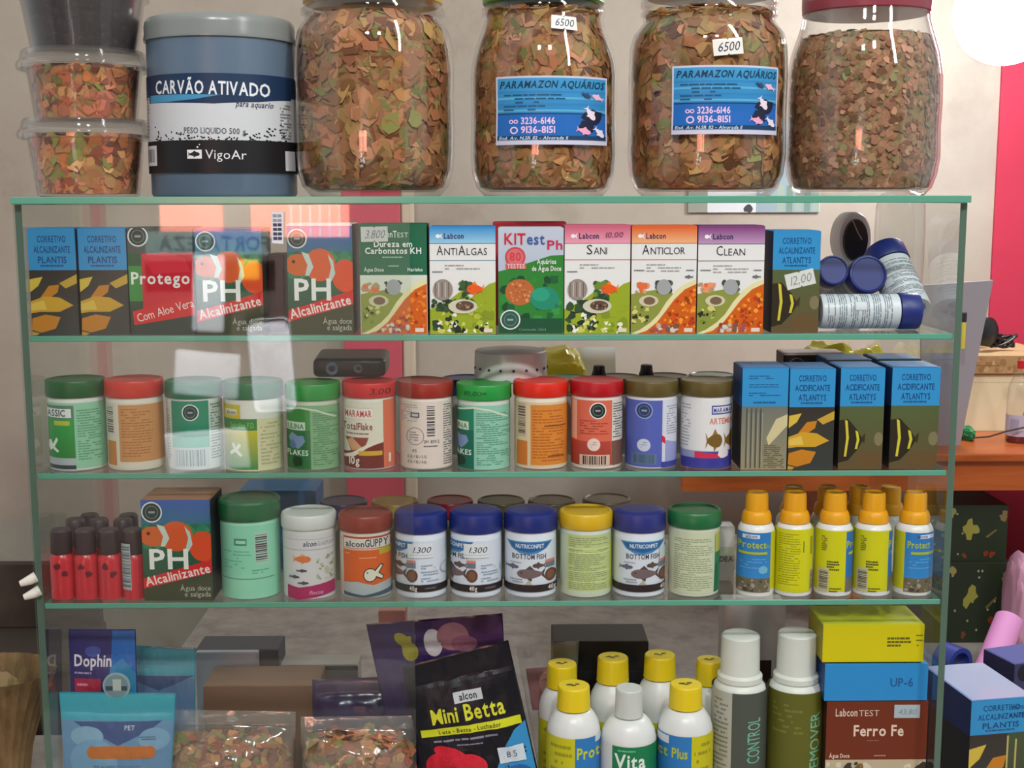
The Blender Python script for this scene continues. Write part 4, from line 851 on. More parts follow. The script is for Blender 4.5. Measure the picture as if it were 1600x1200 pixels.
# --- back row of tins and the things lying on them
def backtin(label, px, py, r, lidc, zb, Ya, bodyc=(206, 206, 200), group='tins in the back row', style='flat'):
    """py = centre of the lid's top"""
    c = at(px, py, Ya); R = r/sc(px, py, Ya); H = c[2]-zb-EPS; hl = min(.013, H*.25); t = thing('flake_tin', label, 'tin', (c[0], Ya, zb+EPS), group)
    mesh_obj('tin_body', lathe([(0, 0), (R*.9, 0), (R*.94, .001), (R*.94, H-hl), (0, H-hl)]), plastic(bodyc, .35), t, smooth=35)
    mesh_obj('tin_lid', lathe([(R*.9, H-hl-.0004), (R, H-hl), (R, H-.0015), (R*.96, H-.0002), (R*.9, H), (R*.85, H-.0008), (0, H-.0008)]), plastic(lidc, .35), t, smooth=35); return t, c, H
YB = .088
for px, py, r, c, lb in [(655, 592, 40, (116, 62, 44), 'back row tin with a brown lid, behind the brick red lidded tin'), (728, 589, 38, (44, 56, 120), 'back row tin with a blue lid, behind the marked green lid'),
        (888, 589, 37, (120, 160, 130), 'back row tin with a pale green lid, behind the crimson lid'), (965, 587, 37, (90, 74, 50), 'back row tin with a brown lid, behind the crimson lid'),
        (1040, 586, 37, (76, 64, 44), 'back row tin with a dark brown lid, behind the olive lids'), (1112, 584, 36, (150, 160, 140), 'back row tin with a pale glass green lid, behind the white olive lidded tin')]:
    backtin(lb, px, py, r, c, S2, YB)
YK = YB+.05
def knob(px, py, lb):
    c = at(px, py, YB); t = thing('rubber_stopper', lb, 'stopper', (c[0], YB, c[2]))
    mesh_obj('stopper_body', lathe([(0, 0), (.0065, 0), (.0068, .001), (.0055, .0042), (.005, .009), (.004, .0096), (0, .0096)]), plastic((22, 22, 26)), t, smooth=35)
cc = {px: at(px, py, YB)[2] for px, py in ((965, 587), (1040, 586))}
knob(936, 587.5, 'black rubber stopper standing on the back tin behind the crimson lid'); knob(1010, 586.5, 'black rubber stopper standing on the back tin behind the olive lids')
# black adapter with two sockets, lying on tins
Yd = .036; A = at(488, 575, Yd); B = at(602, 575, Yd); zt = at(545, 545, Yd)[2]; zb_ = at(545, 596, Yd)[2]
ztop6 = at(578, 600, .006)[2]+.0010
t = thing('power_adapter', 'black device with two round sockets lying on the tin lids', 'adapter', ((A[0]+B[0])/2, Yd+.02, ztop6)); w = B[0]-A[0]; h = at(545, 560, Yd)[2]-ztop6
bm = bmesh.new(); box_bm(bm, -w/2, w/2, -.020, .028, 0, h, .006, 4); me = bm_mesh(bm)
for v in me.vertices:
    if v.co.z > h*.6 and v.co.y > -.012: v.co.z += .003*min(1, (v.co.y+.012)/.012)
    if v.co.y < 0: v.co.z -= 0
mesh_obj('adapter_body', me, mat('black_plastic', (14, 14, 22), .35, .35), t, smooth=40)
for x, r, c in [(-w*.23, .0055, (70, 92, 124)), (w*.13, .0037, (84, 90, 104))]:
    o = mesh_obj('socket', lathe([(r*.45, 0), (r*.5, .0012), (r*.9, .0012), (r, 0)], 28), plastic(c, .3), t, (x, -.0203, h*.48)); o.rotation_euler = (math.pi/2, 0, 0)
    mesh_obj('socket_pin', lathe([(0, .0006), (r*.25, .0006), (r*.25, -.001), (0, -.001)], 16), plastic((10, 10, 14)), o)
# white round housing with small holes
Yw = .070; c = at(798, 565, Yw); s = sc(798, 565, Yw); zb_ = at(798, 593, Yw)[2]; H = at(798, 549, Yw)[2]-zb_; R = 57/s
zz = at(728, 589, YB)[2]+.0006
t = thing('round_float', 'white round plastic housing with a row of small holes', 'filter part', (c[0], Yw, zz))
hs = mesh_obj('housing', lathe([(0, 0), (R*.97, 0), (R, .001), (R*.985, H), (R*.95, H+.0012), (R*.5, H+.0018), (0, H+.002)]), mat('aged_white_plastic', (208, 212, 210), .4), t, smooth=35)
for k in range(-4, 5):
    a = math.radians(k*20+4); mesh_obj('hole', lathe([(0, 0), (.0011, 0), (.0011, .0008), (0, .0008)], 10), plastic((40, 44, 46)), hs, (R*.995*math.sin(a), -R*.995*math.cos(a), H*.45)).rotation_euler = (math.pi/2, 0, a)
# crumpled plastic bags behind
def crumple(name, label, cat, px, ytop, Yc, w, dep, m, zb, sd, group=None, amp=.35, H=None, sq=1.0):
    c = at(px, ytop, Yc); s = sc(px, ytop, Yc); bm = bmesh.new(); bmesh.ops.create_icosphere(bm, subdivisions=4, radius=1.0)
    for v in bm.verts:
        q = noise.noise(v.co*2.1+Vector((sd, 0, 0)))*amp+noise.noise(v.co*5+Vector((0, sd, 0)))*amp*.5+noise.noise(v.co*11)*amp*.2
        v.co = Vector([math.copysign(abs(a)**sq, a) for a in v.co])*(1+q); v.co.z = max(v.co.z, -.8)
    z0 = min(v.co.z for v in bm.verts); z1 = max(v.co.z for v in bm.verts); H = H or c[2]-zb-EPS
    for v in bm.verts: v.co = Vector((v.co.x*w/2/s, v.co.y*dep/2, (v.co.z-z0)/(z1-z0)*H))
    me = bm_mesh(bm)
    if name == 'flake_food': me = add_chips(me, 1500, .004, .009, CHIP_O, sd)
    o = mesh_obj(name, me, [m, M_CHIP] if name == 'flake_food' else m, None, (c[0], Yc, zb+EPS), smooth=None if name == 'flake_food' else 25); return tag(o, label, cat, group)
M_YBAG = mat('yellow_plastic_film', (226, 208, 50), .25)
crumple('plastic_bag', 'crumpled yellow plastic bag behind the white round housing', 'plastic bag', 868, 538, .160, 96, .06, M_YBAG, S2, 3, None, .14, None, .6)
crumple('plastic_bag', 'crumpled yellow plastic bag behind the blue cartons, nearer the black gadget', 'plastic bag', 1300, 533, .155, 90, .05, M_YBAG, S2, 5, None, .14, None, .6)
crumple('plastic_bag', 'crumpled yellow plastic bag at the right end, behind the rightmost blue carton', 'plastic bag', 1362, 535, .165, 50, .05, M_YBAG, S2, 8, None, .14, None, .6)
carton('dark_gadget', 'dark gadget with a pale top strip behind the first two blue cartons', 'gadget', 1222, 1318, 552, 700, S2, .105, .03, ((44, 36, 38), (36, 32, 34), (196, 176, 176)), lambda p: (p.rect(1222, 552, 1318, 555, (206, 190, 186)), p.ring(1243, 572, 13, 1.5, (120, 112, 106)), p.rect(1262, 536, 1282, 552, (206, 200, 200))))
o = mesh_obj('white_sheet', box_me(0, .036, 0, .0012, 0, at(930, 541, .185)[2]-S2), card((228, 228, 230)), None, (at(905, 590, .185)[0], .185, S2+EPS)); o.rotation_euler = (-.3, 0, 0); tag(o, 'white paper sheet standing behind the back row tins, right of the yellow bag', 'paper')
# ---------------------------------------------------------------- third shelf
def turned(name, label, cat, cx, Ya, zb, parts, group=None, draw=None, ldraw=None, pname='paper_label'):
    """a turned package: parts = [(part name, material, [(half width px, y px) ...] foot first)]; silhouettes measured at the axis"""
    X = at(cx, parts[0][2][0][1], Ya)[0]; t = thing(name, label, cat, (X, Ya, zb+EPS), group)
    z0 = at(cx, parts[0][2][0][1], Ya)[2]; sh = zb+EPS
    off = z0-sh                                                  # photo foot height against the shelf
    for nm, m, pr in parts:
        q = lp(cx, Ya, sh, pr)
        if nm == parts[0][0]: q = [(r, max(0.0, z if i else 0.0)) for i, (r, z) in enumerate(q)]; q[0] = (q[0][0], 0.0)
        last = mesh_obj(nm, lathe([(0, q[0][1])]+q+[(0, q[-1][1])], 48), m, t, smooth=38)
    if draw:
        r = max(h for h, _ in parts[0][2]); R = r/sc(cx, parts[0][2][len(parts[0][2])//2][1], Ya); p = P(); draw(p, cx, r)
        wrapped(p, pname, t, cx, r, lambda y: r/sc(cx, y+6, Ya)+.0001, lambda y: at(cx, y, Ya-R)[2]-sh)
    return t
G4 = 'packages on the third shelf'
# red bottles with dark caps
M_REDB = mat('red_liquid_plastic', (206, 52, 62), .25)
def redbottle(cx, Ya, lab, strip=False):
    r = 18.6*(1.0 if Ya < .05 else .93)
    yb, yc, yt = (940, 862, 826) if Ya < .04 else ((922, 850, 810) if Ya < .08 else (908, 838, 803))
    def d(p, cx, r):
        if strip: p.bars(cx-16, yc-12, cx, yb-18, (110, 120, 126), (176, 186, 188), True, 7, .06)
        else: p.blob(cx-3, yc+24, 7, (120, 30, 40), int(cx), 9, .5); p.blob(cx+8, yc+36, 6, (110, 30, 40), int(cx)+1, 9, .5)
    turned('dropper_bottle', lab, 'bottle', cx, Ya, S3, [('bottle_body', M_REDB, [(r*.86, yb), (r*.98, yb-3), (r, yb-8), (r, yc+14), (r*.96, yc+6), (r*.7, yc)]), ('bottle_cap', plastic((70, 52, 56), .45), [(r*.84, yc+1), (r*.88, yc), (r*.84, yt+3), (r*.7, yt)])], 'red bottles with dark caps', d)
for i, (cx, st) in enumerate([(100.6, 0), (137.8, 0), (175, 0), (212.5, 1)]):
    redbottle(cx, .018, ['front row red bottle with a dark cap, leftmost on the third shelf', 'front row red bottle with a dark cap, second from the left', 'front row red bottle with a dark cap, third from the left', 'front row red bottle with a pale strip label, beside the clownfish carton'][i], st)
for i, cx in enumerate((123, 160, 197)):
    redbottle(cx, .050, 'red bottle in the second row, behind the '+['leftmost', 'middle', 'rightmost'][i]+' pair of front red bottles')
for i, cx in enumerate((145, 205)): redbottle(cx, .081, 'red bottle in the third row, '+['towards the left end', 'towards the clownfish carton'][i])
carton('remedy_carton', 'clownfish carton on the third shelf, between the red bottles and the mint green tin', 'carton', 222, 331, 781, 941, S3, .006, .045, ((60, 66, 60), (40, 44, 46), (170, 120, 90)), d_ph(222, 781, 331, 941), G4)
def m1(p, cx, r):
    base(p, cx, r, 822, 936, (150, 222, 190)); p.bars(cx+14, 832, cx+34, 884, (96, 70, 84), (176, 214, 196), True, 3); p.rect(cx-17, 842, cx+3, 853, (84, 150, 130)); p.rect(cx-14, 845, cx+1, 850, (170, 226, 202)); p.lines(cx-35, 860, cx+10, 890, 6, (120, 196, 164), 3, .7); p.lines(cx+10, 890, cx+36, 898, 2, (96, 160, 140), 4); p.rect(cx-40, 904, cx+40, 906, (110, 170, 150))
can('mint green tin with a dark green lid, right of the clownfish carton', 392, 48.5, 787, 817, 943, S3, (26, 104, 62), (168, 230, 200), m1, G4, style='ridge')
def m2(p, cx, r):
    base(p, cx, r, 836, 936, (218, 216, 218)); p.text(cx-4, 854, 'alcon', 7.5, (60, 60, 100), 20, 1, 'l', .2); p.text(cx+17, 854, 'Goldfish', 7, (150, 140, 160), 22, 0, 'l', .2); p.rect(cx-42, 843, cx+42, 844, (190, 180, 200)); p.rect(cx-42, 859, cx+42, 860, (170, 160, 180))
    p.fish(cx-5, 874, 26, 13, (224, 120, 60), 1, (236, 160, 110)); p.scatter(cx+15, 868, cx+40, 908, 26, 3, [(170, 186, 150), (190, 200, 176), (150, 168, 130)], 3)
    for (x, y) in [(-6, 892), (-18, 902), (-4, 911)]: p.fish(cx+x, y, 16, 4.5, (80, 76, 92), 1)
    p.poly([(cx-30, 915), (cx-12, 918), (cx+40, 911), (cx+40, 930), (cx-12, 937), (cx-30, 935)], (176, 30, 96)); p.text(cx+4, 929, 'flocos', 6, (236, 190, 214), 20, 0, 'l', .2)
can('all white tin with a goldfish picture and magenta band', 484, 43.5, 808, 830, 940, S3, (216, 218, 216), (220, 220, 220), m2, G4, style='ridge', lidnote=None)
def m3(p, cx, r):
    base(p, cx, r, 843, 932, (216, 200, 180)); p.rect(cx-32, 839, cx+60, 843, (190, 60, 40)); p.rect(cx-32, 843, cx+60, 858, (206, 50, 30)); p.rect(cx-31, 842, cx+40, 857, (222, 218, 208)); p.text(cx-28, 855, 'alcon', 9, (66, 62, 84), 30, 1); p.text(cx+3, 855, 'GUPPY', 11.5, (66, 62, 84), 34, 1)
    p.rect(cx-32, 860, cx+60, 916, (222, 96, 26)); p.rect(cx+24, 858, cx+60, 868, (196, 170, 40)); p.lines(cx-28, 864, cx-16, 867, 1, (240, 190, 140), 2); p.lines(cx-6, 870, cx+22, 874, 1, (240, 170, 120), 3)
    p.poly([(cx-32, 912), (cx-10, 909), (cx+15, 915), (cx+60, 905), (cx+60, 934), (cx-32, 934)], (176, 186, 190)); p.poly([(cx-32, 926), (cx, 930), (cx+60, 920), (cx+60, 930), (cx, 934), (cx-32, 932)], (70, 84, 104))
    p.ell(cx+10, 899, 10.5, 11, (50, 40, 40)); p.poly([(cx+15, 893), (cx+26, 882), (cx+30, 885), (cx+24, 896), (cx+31, 903), (cx+27, 908), (cx+16, 902)], (50, 40, 40)); p.ell(cx+10, 899, 9, 9.5, (232, 226, 206)); p.poly([(cx+16, 895), (cx+26, 884), (cx+28, 886), (cx+22, 896), (cx+29, 903), (cx+27, 906), (cx+17, 900)], (232, 226, 206)); p.rect(cx+5, 894, cx+7, 896.5, (60, 50, 50))
can('tin with a rust brown lid and orange label with a white fish emblem', 572, 43, 809, 834, 940, S3, (140, 44, 24), (222, 212, 196), m3, G4, style='ridge')
def bott(sh, tagd=False, part=False):
    def d(p, cx, r):
        base(p, cx, r, 846, 932, (206, 216, 226)); m = cx+sh
        p.poly([(m-33, 847), (m+37, 847), (m+28, 858), (m+14, 865), (m, 867), (m-14, 865), (m-26, 858)], (70, 130, 180)); p.poly([(m-30, 849), (m+34, 849), (m+24, 859), (m, 864), (m-22, 859)], (40, 96, 150))
        p.text(m+2, 857, 'NUTRICONPET', 6, (214, 226, 236), 44, 1, 'c'); p.text(m+1, 874, 'BOTTOM FISH', 7.5, (58, 58, 64), 52, 1, 'c'); p.lines(m-28, 878, m+4, 882, 1, (150, 156, 166), 2)
        p.fish(m+2, 897, 40, 18, (112, 96, 96), -1, (80, 70, 74)); p.fish(m-24, 887, 18, 7, (96, 100, 116), 1); p.fish(m+15, 884, 18, 8, (92, 74, 68), -1); p.poly([(m+26, 877), (m+40, 877), (m+40, 888), (m+26, 888)], (100, 116, 130)); p.rect(m+26, 876, m+40, 880, (206, 120, 100)); p.ell(m+34, 900, 9, 10, (96, 62, 48)); p.ell(m+34, 900, 6, 7, (120, 84, 66)); p.poly([(m-6, 914), (m, 906), (m+6, 914)], (176, 170, 150)); p.lines(m-28, 904, m-8, 912, 2, (140, 146, 156), 3)
        for k in range(4): p.lines(m+48, 882+10*k, m+76, 890+10*k, 2, (140, 160, 180), k)
        p.ring(m+86, 890, 10, 1.5, (160, 176, 190))
        p.rect(cx-2*r, 914, cx+2*r, 925, (46, 38, 38)); p.text(m+(34 if part else 36), 923, '40g', 7, (214, 206, 200), 12, 1, 'c'); p.lines(m+54, 917, m+84, 922, 1, (110, 100, 100), 2)
        if tagd: p.rect(cx-18, 850, cx+20, 872, (212, 220, 224)); p.text(cx-10, 864, '1.300', 9, (40, 44, 52), 26, 0, 'l', .3); p.rect(cx-17, 867, cx+19, 867.8, (170, 180, 184))
        if part: p.rect(cx+28, 858, cx+60, 876, (190, 206, 204))
    return d
NB = (30, 44, 116)
can('dark blue lidded tin with a 1300 price tag, beside the orange fish tin', 658, 42.5, 806, 836, 938, S3, NB, (216, 226, 236), bott(-46, True), G4, style='round')
can('dark blue lidded tin with a 1300 price tag, second of the blue lidded tins', 744, 42.5, 806, 836, 938, S3, NB, (216, 226, 236), bott(-40, True), G4, style='round')
can('dark blue lidded tin with its whole front shown, left of the yellow lid', 829, 43, 806, 834, 937, S3, NB, (216, 226, 236), bott(-4), G4, style='round')
def m7(p, cx, r):
    base(p, cx, r, 836, 930, (190, 206, 178)); p.rect(cx-30, 837, cx+39, 924, (184, 198, 132)); p.lines(cx-28, 840, cx+34, 922, 26, (140, 158, 110), 3, .95, .55)
    for y in (857, 864, 893, 909): p.rect(cx-30, y, cx+39, y+1.5, (206, 222, 150))
    p.rect(cx+37, 850, cx+60, 926, (196, 210, 60))
can('tin with a yellow lid and pale green text panel', 915, 42.5, 806, 830, 937, S3, (208, 170, 24), (206, 216, 204), m7, G4, style='ridge')
can('dark blue lidded tin standing between the yellow and the green lids', 998, 42.5, 805, 834, 936, S3, (44, 50, 120), (216, 226, 236), bott(2, False, True), G4, style='round')
def m9(p, cx, r):
    base(p, cx, r, 832, 928, (196, 206, 174)); p.lines(cx-34, 842, cx+26, 924, 24, (150, 160, 128), 5, .95, .5); p.rect(cx+28, 838, cx+70, 928, (60, 130, 90)); p.rect(cx+29, 836, cx+70, 866, (186, 190, 90)); p.poly([(cx+28, 888), (cx+33, 880), (cx+36, 928), (cx+27, 928)], (40, 110, 80))
can('tin with a grass green lid and pale text panel, left of the yellow capped bottles', 1084, 42.5, 804, 828, 936, S3, (30, 104, 58), (206, 214, 196), m9, G4, style='ridge')
YC = .080
for px, py, r, c, lb in [(537, 781, 37, (34, 36, 84), 'back row tin with a dark blue lid, on the third shelf'), (617, 781, 37, (190, 150, 40), 'back row tin with a mustard lid, on the third shelf'),
        (703, 780, 36, (150, 30, 44), 'back row tin with a dark red lid, on the third shelf'), (783, 780, 37, (96, 82, 50), 'back row tin with an olive lid, on the third shelf'),
        (862, 780, 37, (112, 94, 74), 'back row tin with a greyish brown lid, behind the yellow lid'), (948, 778, 38, (124, 104, 84), 'back row tin with a greyish brown lid, behind the blue lid at right')]:
    backtin(lb, px, py, r, c, S3, YC, (190, 190, 170), 'tins in the back row of the third shelf')
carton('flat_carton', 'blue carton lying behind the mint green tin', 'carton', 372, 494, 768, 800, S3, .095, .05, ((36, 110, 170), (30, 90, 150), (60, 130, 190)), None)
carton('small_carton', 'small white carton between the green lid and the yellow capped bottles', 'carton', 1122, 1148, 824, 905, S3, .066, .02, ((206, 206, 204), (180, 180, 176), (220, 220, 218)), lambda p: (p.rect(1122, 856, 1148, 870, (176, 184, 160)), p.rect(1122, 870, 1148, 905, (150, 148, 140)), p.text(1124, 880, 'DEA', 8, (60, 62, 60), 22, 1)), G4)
# yellow capped conditioner bottles
YEL = (226, 160, 14)
def cond(cx, lab, mode, Ya=.024, dy=0, k=1.0, hidden=False):
    r = 29*k
    def d(p, cx, r):
        if mode == 'front' or mode == 'frontr':
            sh = 0 if mode == 'front' else 8
            base(p, cx, r, 833, 922, (196, 196, 30)); x0, x1 = (cx-2*r, cx+18) if mode == 'front' else (cx-20, cx+2*r)
            p.rect(x0, 833, x1, 904, (44, 120, 190), (52, 134, 200)); p.rect(x0, 904, x1, 926, (110, 100, 80)); p.scatter(max(x0, cx-r), 904, min(x1, cx+r), 926, 40, 3.5, [(70, 60, 50), (140, 130, 110), (96, 100, 70), (160, 150, 140)], 3)
            xx = cx-24+sh*2; p.rect(xx+(0 if mode == 'front' else 8), 836, xx+24+(0 if mode == 'front' else 8), 842, (206, 216, 226)); p.text(xx+4, 841, 'alcon', 4.5, (60, 80, 120), 16, 1)
            p.text(cx-30 if mode == 'front' else cx-17, 857, 'Protect', 10.5, (176, 186, 40), 40 if mode == 'front' else 34, 1); p.text(cx+8, 857, 'Plus', 5.5, (150, 180, 60), 9, 0, 'l', .3) if mode == 'front' else None
            p.rect(cx-28 if mode == 'front' else cx-12, 863, cx+12 if mode == 'front' else cx+2*r, 867, (170, 180, 40)); p.lines(cx-26 if mode == 'front' else cx-14, 872, cx+14 if mode == 'front' else cx+24, 890, 4, (96, 160, 210), 5)
            if mode == 'front': p.blob(cx+6, 890, 8, (110, 176, 206), 4, 9, .3)
        elif mode == 'back':
            base(p, cx, r, 828, 926, (204, 204, 24)); p.lines(cx-26, 834, cx+4, 916, 22, (150, 150, 24), 4, .9, .4); p.rect(cx+8, 846, cx+9.5, 864, (90, 96, 30)); p.bars(cx+20, 892, cx+30, 926, (70, 70, 60), (176, 170, 120), True, 2); p.rect(cx+20, 840, cx+24, 868, (150, 150, 30))
        else:
            base(p, cx, r, 830, 924, (202, 202, 24)); e = 12 if mode == 'side' else 18
            p.rect(cx+e, 832, cx+r*1.7, 904, (44, 110, 180)); p.rect(cx+e, 904, cx+r*1.7, 926, (110, 106, 100)); p.text(cx+e+1, 857, 'Pro', 10.5, (176, 186, 40), 17, 1); p.rect(cx+e+5, 864, cx+r*1.5, 868, (176, 186, 40))
            p.lines(cx-23, 838, cx-16, 862, 8, (110, 110, 30), 2, .95, .6); p.lines(cx-16, 876, cx+2, 892, 4, (80, 84, 40), 3, .95, .6); p.bars(cx-26, 889, cx-13, 926, (80, 78, 64), (190, 186, 150), True, 3); p.lines(cx-12, 918, cx+8, 926, 2, (80, 80, 40), 4, .9)
    Y = lambda y: 800+(y-800)*k+dy
    parts = [('bottle_body', plastic((218, 220, 218), .3), [(r*.9, Y(928)), (r*.98, Y(925)), (r, Y(918)), (r, Y(830)), (r*.97, Y(823)), (r*.86, Y(817)), (r*.7, Y(814))]),
             ('screw_cap', plastic(YEL, .4), [(r*.68, Y(815.5)), (r*.80, Y(814)), (r*.80, Y(806)), (r*.74, Y(800)), (r*.68, Y(797)), (r*.62, Y(796)), (r*.60, Y(772)), (r*.56, Y(769)), (r*.5, Y(768)), (r*.44, Y(770))])]
    return turned('conditioner_bottle', lab, 'bottle', cx, Ya, S3, parts, 'yellow capped bottles on the third shelf', None if hidden else d)
cond(1179, 'yellow capped bottle with a blue front label, leftmost of its row', 'front')
cond(1238, 'yellow capped bottle turned to its all yellow text label', 'back')
cond(1300, 'yellow capped bottle turned half, third from left in the front row', 'side')
cond(1360, 'yellow capped bottle turned half, fourth in the front row', 'side2')
cond(1424, 'yellow capped bottle with a blue front label, rightmost of its row', 'frontr')
for cx, lb in [(1236, 'yellow capped bottle in the back row, behind the all yellow label'), (1289, 'yellow capped bottle in the back row, behind the third front bottle'), (1338, 'yellow capped bottle in the back row, behind the fourth front bottle'), (1386, 'yellow capped bottle in the back row, nearest the right end')]:
    cond(cx, lb, 'none', .094, -12, .90, True)
# ---------------------------------------------------------------- bottom compartment
def pouch(name, label, cat, C4, Ys, thick, cols, draw=None, group=None, seed=0, wr=.0016, film=None, nu=40, nv=46, extra=None, vs=1.0):
    """a soft pouch: C4 = corners TL,TR,BR,BL in photo pixels, Ys = depth at top, bottom"""
    c = [np.array(at(*C4[0], Ys[0])), np.array(at(*C4[1], Ys[0])), np.array(at(*C4[2], Ys[1])), np.array(at(*C4[3], Ys[1]))]
    for k_ in (2, 3): c[k_][2] = ZB+.0012
    org = (c[2]+c[3])/2
    def pl(u, v): return ((c[0]*(1-u)+c[1]*u)*(1-v)+(c[3]*(1-u)+c[2]*u)*v)-org
    n = np.cross(c[1]-c[0], c[0]-c[3]); n = n/np.linalg.norm(n)
    if n[1] > 0: n = -n
    L = float(np.linalg.norm(c[1]-c[0]))
    def bul(u, v, s):
        e = max(0, math.sin(math.pi*min(max(u, 0), 1)))**.6*max(0, math.sin(math.pi*min(max((v-.12)/.9, 0), 1)))**.5
        q = noise.noise(Vector((u*5+seed, v*6, s*3)))*.9+noise.noise(Vector((u*13, v*15+seed, s*3)))*.45
        return .0008*0+thick/2*e+wr*q*(.35+.65*e)
    def front(u, v, o): return tuple(pl(u, v)+n*(max(.0005, bul(u, v, 0)+.0009)+o))
    V = []; F = []
    for s in (0, 1):
        for j in range(nv+1):
            for i in range(nu+1):
                u, v = i/nu, j/nv; edge = i in (0, nu) or j in (0, nv)
                d = 0 if edge else max(.0005, bul(u, v, s)+.0009); V.append(tuple(pl(u, v)+n*(d if s == 0 else -d)))
    k = (nu+1)*(nv+1)
    for s in (0, 1):
        for j in range(nv):
            for i in range(nu):
                a = s*k+j*(nu+1)+i; q = (a, a+nu+1, a+nu+2, a+1); F.append(q if s == 0 else q[::-1])
    me = pyd(V, F); bm = bmesh.new(); bm.from_mesh(me); bmesh.ops.remove_doubles(bm, verts=bm.verts, dist=1e-7); me = bm_mesh(bm)
    t = thing(name, label, cat, tuple(org), group)
    mesh_obj('pouch_body', me, film or mat('glossy_film', cols, .22), t, smooth=70)
    if draw:
        p = P(); draw(p); p.build('front_print', t, lambda x, y, o: front(x/100, y/100*vs, o+.0003), [k_*2.5 for k_ in range(1, 40)], [k_*2.5 for k_ in range(1, int(40/vs))], 8e-5, None, (0.5, 0.5, 99.5, 99.5/vs))
    return t
TEAL = (50, 150, 176)
def d_teal(p):
    p.rect(0.5, 1, 99.5, 24, (70, 176, 196), (62, 164, 186)); p.rect(0.5, 24, 99.5, 145, (104, 150, 190), (90, 138, 184)); p.poly([(12, 25), (90, 24), (80, 32), (52, 46), (40, 40), (20, 30)], (56, 84, 140)); p.text(62, 32, 'PET', 4, (190, 206, 226), 9, 1, 'c')
    p.ell(24, 38, 15, 9, (132, 176, 206)); p.ell(84, 40, 14, 10, (126, 170, 204)); p.ell(30, 60, 22, 20, (116, 164, 200)); p.poly([(28, 50), (34, 46), (76, 46), (82, 51), (76, 57), (34, 57)], (196, 108, 30)); p.ell(30, 51.5, 6, 5.6, (196, 108, 30)); p.ell(80, 51.5, 6, 5.6, (196, 108, 30)); p.lines(70, 37, 86, 41, 2, (70, 110, 150), 3); p.lines(30, 62, 78, 96, 9, (80, 130, 176), 4)
pouch('food_pouch', 'blue purple pouch with white lettering above the teal pouches', 'pouch', [(107, 983), (212, 983), (215, 1150), (112, 1150)], (.045, .03), .012, (44, 40, 104), lambda p: (p.rect(0, 0, 100, 99, (50, 46, 112), (54, 40, 100)), p.poly([(66, 1), (99, 1), (99, 56), (70, 56), (62, 30)], (26, 104, 190)), p.poly([(62, 34), (80, 26), (99, 40), (99, 60), (58, 60)], (36, 140, 190)), p.ell(36, 20, 12, 5, (70, 84, 160)), p.text(8, 33, 'Dophin', 10, (226, 220, 230), 56, 1), p.text(70, 34, 'Aqua', 5, (70, 140, 200), 24, 0, 'l', .2), p.lines(8, 37, 58, 41, 1, (170, 150, 190), 2), p.rect(8, 44, 48, 56, (176, 40, 70)), p.lines(12, 47, 44, 52, 1, (226, 150, 170), 2)), seed=1, vs=.5)
pouch('food_pouch', 'plain teal pouch standing behind the front teal one', 'pouch', [(196, 1008), (306, 1012), (302, 1225), (190, 1225)], (.075, .075), .014, TEAL, lambda p: (p.rect(1, 1, 99, 24, (70, 160, 180)), p.rect(1, 24, 99, 99, (96, 128, 168)), p.poly([(1, 23), (99, 22), (80, 27), (50, 34), (20, 28)], (60, 84, 130))), seed=2, vs=.7)
t = pouch('food_pouch', 'teal pouch with an orange oval, at the front left of the bottom shelf', 'pouch', [(92.5, 1081), (275, 1083), (262, 1320), (110, 1320)], (.022, .018), .016, TEAL, d_teal, seed=3, vs=.68)
c = at(185, 1068, .026)
k = thing('pouch_clip', 'grey white round sticker between the blue purple and teal pouches', 'sticker', (c[0], .0215, c[2]-.012))
mesh_obj('disc', lathe([(0, 0), (.0115, 0), (.0115, .0012), (0, .0012)], 32), plastic((150, 176, 184)), k, (0, 0, .012)).rotation_euler = (math.pi/2, 0, 0)
p = P(); p.ell(0, 0, 10, 10, (120, 150, 160)); p.rect(-3, -6, 4, 4, (190, 200, 196)); p.rect(-9, 0, -3, 4, (56, 78, 92)); p.rect(4, 0, 9, 4, (56, 78, 92))
p.build('disc_print', k, lambda x, y, o: (x/1000, -.0013-o, .012-y/1000))
M_FB = ramp_mat('bagged_flakes', [(150, 84, 60), (190, 110, 90), (206, 140, 110), (150, 120, 60), (120, 116, 50), (196, 150, 104), (176, 90, 70)], 60, .6, (110, 62, 44), 150, .5)
for (C4, fC, sd, lb, fl) in [([(248, 1108), (462, 1112), (460, 1330), (258, 1330)], (352, 1150, 200), 4, 'clear bag of flakes right of the teal pouch', 'orange brown flake food in the bag beside the teal pouch'),
                     ([(470, 1120), (650, 1118), (648, 1330), (470, 1330)], (562, 1148, 180), 6, 'clear bag of flakes beside the black pouch', 'orange brown flake food in the bag beside the black pouch')]:
    pouch('flake_bag', lb, 'bag', C4, (.040, .034), .050, None, None, 'clear bags of flakes', sd, .006, M_BAG)
    crumple('flake_food', fl, 'fish food', fC[0], fC[1], .037, fC[2]*.9, .016, M_FB, ZB+.010, sd, None, .07, None, .35)['kind'] = 'stuff'
PUR = (50, 36, 84)
